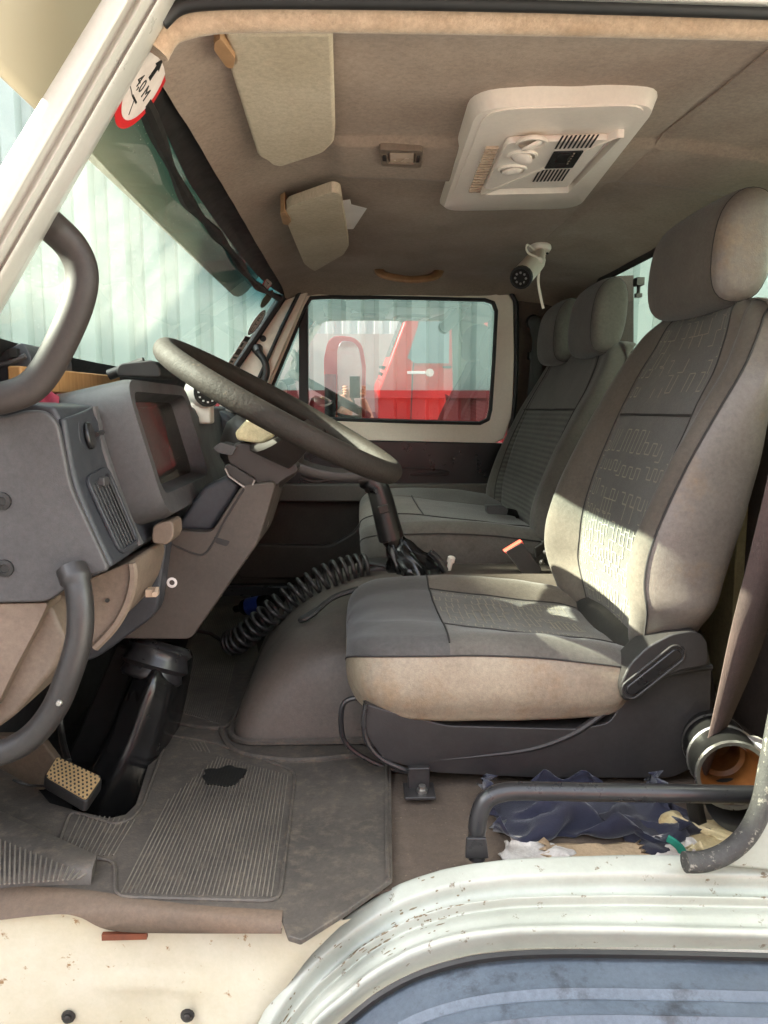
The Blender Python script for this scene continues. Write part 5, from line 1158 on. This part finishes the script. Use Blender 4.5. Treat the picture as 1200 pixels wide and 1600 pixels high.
# ================================================================== stickers inside the windscreen
def frame_ws(px, py, off=.003):
    p = on_ws(px, py, off); up = V(wsx(p.y, p.z + .01) - wsx(p.y, p.z), 0, .01).normalized(); sd = V(wsx(p.y + .01, p.z) - wsx(p.y, p.z), .01, 0).normalized(); n = sd.cross(up).normalized()
    return p, sd, up, n
def mat4(p, sd, up, n, o=0):
    m = Matrix((sd, up, n)).transposed().to_4x4(); m.translation = p + n * o; return m
def warning(px, py, r, label, txt=True, off=.003):
    p, sd, up, n = frame_ws(px, py, off); up = n.cross(sd).normalized(); t = thing('round_sticker', label, 'sticker', p - up * r, 'round height stickers')
    D = lambda rr, o, h, nm, m: MB().lathe(p + n * o, n, [(rr, 0), (rr, h)], 40).build(nm, m, t, smooth=False)
    D(r, 0, .0006, 'red_ring', m_sred); D(r * .80, .0008, .0004, 'white_disc', m_swhite)
    def q(x, y): return p + sd * x * r + up * y * r + n * .0014
    MB().prism([q(*c) for c in [(-.07, .12), (.09, .12), (.09, .40), (.20, .40), (.01, .62), (-.18, .40), (-.07, .40)]], n * .0004).build('arrow', m_sblack, t, smooth=False)
    if txt:
        text_mesh('lettering', '4,0 M', r * .40, m_sblack, mat4(p + up * (-.10 * r), sd, up, n, .0014), t)
        MB().prism([q(*c) for c in [(-.24, -.36), (.16, -.36), (.16, -.41), (-.24, -.41)]], n * .0003).build('fine_print', m_sblack, t, smooth=False)
        MB().tube([q(-.62, -.34), q(-.2, -.40), q(-.05, -.38), q(.18, -.66)], .0006, 4).build('crease', m_steeld, t)
    return t
warning(226, 130, .058, 'round red ringed height sticker with an arrow, beside the near windscreen pillar', True, .016)
warning(425, 433, .058, 'round red ringed arrow sticker at the far top corner of the windscreen', True)
p, sd, up, n = frame_ws(417, 467); up = n.cross(sd)
tag(MB().prism([p + (sd * math.cos(a) * .040 + up * math.sin(a) * .034) for a in [2 * math.pi * k / 28 for k in range(28)]], n * .0006).build('olive_sticker', m_solive, None, smooth=False), 'plain dark olive round sticker below the far arrow sticker', 'sticker')
p, sd, up, n = frame_ws(401, 504); up = n.cross(sd).normalized()
t = thing('oval_sticker', 'white oval sticker with grey lettering near the far windscreen pillar', 'sticker', p - up * .05)
E = lambda s_, o: [p + n * o + (sd * math.cos(a) * .040 + up * math.sin(a) * .050) * s_ for a in [2 * math.pi * k / 32 for k in range(32)]]
MB().prism(E(1, 0), n * .0005).build('backing', m_swhite, t, smooth=False); MB().ring(E(.97, .0007), E(.88, .0007), n * .0004).build('outline', m_steeld, t, smooth=False)
tm = Matrix((up, -sd, n)).transposed().to_4x4(); tm.translation = p + n * .0008
text_mesh('lettering', 'CTRS', .034, m_steeld, tm, t)
p, sd, up, n = frame_ws(374, 547); up = n.cross(sd).normalized()
t = thing('barcode_sticker', 'narrow grey and white label with dark print at the windscreen base', 'sticker', p - up * .06)
def q4(x0, y0, x1, y1, o): return [p + n * o + sd * a + up * b for a, b in ((x0, y0), (x1, y0), (x1, y1), (x0, y1))]
MB().prism(q4(-.028, -.075, .028, .055, 0), n * .0005).build('backing', m_swhite, t, smooth=False)
for y0, y1, x0, x1 in ((.035, .052, -.025, .025), (.012, .028, -.02, .0), (-.018, .004, -.022, .022), (-.034, -.026, -.02, .02), (-.050, -.042, -.02, .01), (-.066, -.060, -.02, .02)):
    MB().prism(q4(x0, y0, x1, y1, .0007), n * .0003).build('print_block', m_steeld if y0 < .0 else m_sblack, t, smooth=False)
# ================================================================== the photographer, mirrored in the passenger window
def skin(name, chain, m, parent, sub=2):
    """chain: list of (points, radii) branches; the first point of a branch may repeat a point of an earlier one"""
    me = bpy.data.meshes.new(name); vs = []; es = []; rs = []; base = wloc(parent)
    def idx(p, r):
        for i, q in enumerate(vs):
            if (q - p).length < 1e-4: return i
        vs.append(p); rs.append(r); return len(vs) - 1
    for pts, rad in chain:
        pr = None
        for p, r in zip(pts, rad):
            i = idx(Vector(p), r)
            if pr is not None: es.append((pr, i))
            pr = i
    me.from_pydata([v - base for v in vs], es, []); me.materials.append(m); me.skin_vertices.new() if hasattr(me.skin_vertices, 'new') else None
    o = bpy.data.objects.new(name, me); COL.objects.link(o); o.parent = parent
    sm = o.modifiers.new('skin', 'SKIN'); sm.use_smooth_shade = True
    for i, r in enumerate(rs): me.skin_vertices[0].data[i].radius = (r, r)
    me.skin_vertices[0].data[0].use_root = True
    sb = o.modifiers.new('sub', 'SUBSURF'); sb.levels = sub; sb.render_levels = sub
    return o
m_skin = M('skin', (196, 146, 118), .55, (180, 128, 102), 9); m_hair = M('grey_hair', (70, 62, 56), .8, (96, 88, 80), 40, bump=.4, bs=300)
m_shirt = M('pale_lilac_shirt', (176, 176, 200), .9, (150, 150, 178), 8, bump=.4, bs=300); m_jean = M('blue_jeans', (52, 62, 90), .9, (42, 50, 76), 10, bump=.3)
pr = thing('person', 'person in a pale shirt holding up a phone, mirrored in the passenger window', 'person', V(-.08, -1.32, -1.75))
px_, py_ = -.08, -1.32
def P(x, y, z): return V(px_ + x, py_ + y, z)
skin('body', [([P(0, 0, -.88), P(0, -.01, -.70), P(0, -.01, -.52), P(0, 0, -.40), P(0, .015, -.325), P(0, .03, -.25)], [.115, .095, .105, .075, .050, .05]),
  ([P(0, 0, -.88), P(.10, 0, -1.0), P(.115, .02, -1.30), P(.12, 0, -1.66), P(.12, .12, -1.715)], [.115, .085, .062, .042, .034]),
  ([P(0, 0, -.88), P(-.10, 0, -1.0), P(-.115, .02, -1.30), P(-.12, 0, -1.66), P(-.12, .12, -1.715)], [.115, .085, .062, .042, .034]),
  ([P(0, 0, -.40), P(.16, 0, -.42), P(.27, .12, -.50), P(.18, .30, -.22), P(.135, .335, -.09)], [.075, .056, .044, .034, .026]),
  ([P(0, 0, -.40), P(-.16, 0, -.42), P(-.25, .12, -.50), P(-.08, .30, -.22), P(.02, .335, -.09)], [.075, .056, .044, .034, .026])], m_skin, pr)
sg = MB(); el = []
for z, rx, ry in ((-1.02, .165, .125), (-.95, .165, .125), (-.80, .150, .115), (-.62, .165, .125), (-.50, .185, .120), (-.43, .170, .095), (-.385, .105, .075), (-.36, .062, .062)):
    el.append([P(math.cos(a_) * rx, math.sin(a_) * ry + .004 * math.sin(a_ * 5 + z * 30), z) for a_ in [k * math.pi / 14 for k in range(28)]])
sg.grid(dense(el, 4, 1, True), cv=True)
for s_, q in ((1, [P(.10, 0, -.44), P(.17, 0, -.43), P(.22, .05, -.465), P(.25, .09, -.49)]), (-1, [P(-.10, 0, -.44), P(-.17, 0, -.43), P(-.215, .05, -.465), P(-.24, .09, -.49)])): sg.tube(cr(q, 4), [.082 - .0022 * k for k in range(13)], 16)
sg.build('shirt', m_shirt, pr, ang=80)
skin('trousers', [([P(0, 0, -.80), P(0, 0, -.92), P(.10, 0, -1.04), P(.115, .02, -1.30), P(.12, 0, -1.64)], [.14, .165, .115, .085, .065]), ([P(0, 0, -.92), P(-.10, 0, -1.04), P(-.115, .02, -1.30), P(-.12, 0, -1.64)], [.165, .115, .085, .065])], m_jean, pr)
hc = P(0, .045, -.165); rows = []
for i in range(17):
    th = math.pi * i / 16; row = []
    for k in range(24):
        a = 2 * math.pi * k / 24; s_ = math.sin(th); zz = math.cos(th)
        x, y = s_ * math.sin(a) * .076, s_ * math.cos(a) * .095
        if zz < 0: x *= 1 - .28 * zz * zz; y *= 1 - .12 * zz * zz
        fr = max(0, math.cos(a)) ** 14 * s_
        y += fr * (.020 * math.exp(-((zz + .18) / .16) ** 2) - .006 * math.exp(-((zz - .08) / .1) ** 2) + .006 * math.exp(-((zz + .78) / .12) ** 2))
        row.append(hc + V(x, y, zz * .118))
    rows.append(row)
hd_o = MB().grid(rows, cv=True, cap=True).build('head', m_skin, pr, ang=80)
MB().grid([[hc + V((p - hc).x * 1.07, (p - hc).y * 1.05 - .012, (p - hc).z * 1.06 + .004) for p in r] for r in rows[:9]], cv=True).build('hair', m_hair, hd_o, ang=80)
for s_ in (-1, 1):
    MB().lathe(hc + V(s_ * .030, .080, .010), (0, 1, 0), [(.0, -.01), (.012, -.004), (.010, .004), (.0, .007)], 12, cap=False).build('eye', m_swhite, hd_o)
    MB().lathe(hc + V(s_ * .078, -.005, -.01), (s_, 0, 0), [(.004, -.006), (.026, 0), (.024, .006), (.012, .004)], 12).build('ear', m_skin, hd_o)
MB().tube([hc + V(-.024, .083, -.060), hc + V(0, .089, -.062), hc + V(.024, .083, -.060)], .005, 6).build('mouth', m_sred, hd_o)
hx = P(.078, .40, -.04)
for sx, wx in ((1, .135), (-1, .02)):              # hands: palm, four fingers round the phone's edge, thumb behind
    pc = P(wx + sx * .0, .345, -.055); fing = []
    chain = [([P(wx, .335, -.09), pc, pc + V(sx * .004, .018, .035)], [.024, .026, .022])]
    skin('palm', chain, m_skin, pr, 1)
    for k in range(4):
        b0 = pc + V(sx * .012, .012, -.012 + k * .018); L = (.046, .052, .050, .042)[k]
        skin('finger', [([b0, b0 + V(sx * .012, L * .5, .004), b0 + V(-sx * .002, L * .95, .006), b0 + V(-sx * .022, L, .006)], [.009, .0088, .008, .0065])], m_skin, pr, 1)
    skin('thumb', [([pc + V(-sx * .012, .0, .0), pc + V(-sx * .022, .016, .022), pc + V(-sx * .030, .034, .036)], [.011, .010, .008])], m_skin, pr, 1)
ph = thing('mobile_phone', 'black mobile phone held up by the person taking the picture', 'phone', V(0, -.905, -.075))
ph_b = MB(); ph_b.box((0.0, -.905, -.010), (.075, .008, .155)); ph_b.build('phone_body', m_black, ph, bevel=.003)
MB().box((0.0, -.9095, -.010), (.070, .001, .148)).build('screen', m_screen, ph)
MB().box((0.022, -.8995, .045), (.024, .003, .030)).build('lens_block', m_gloss, ph, bevel=.001)
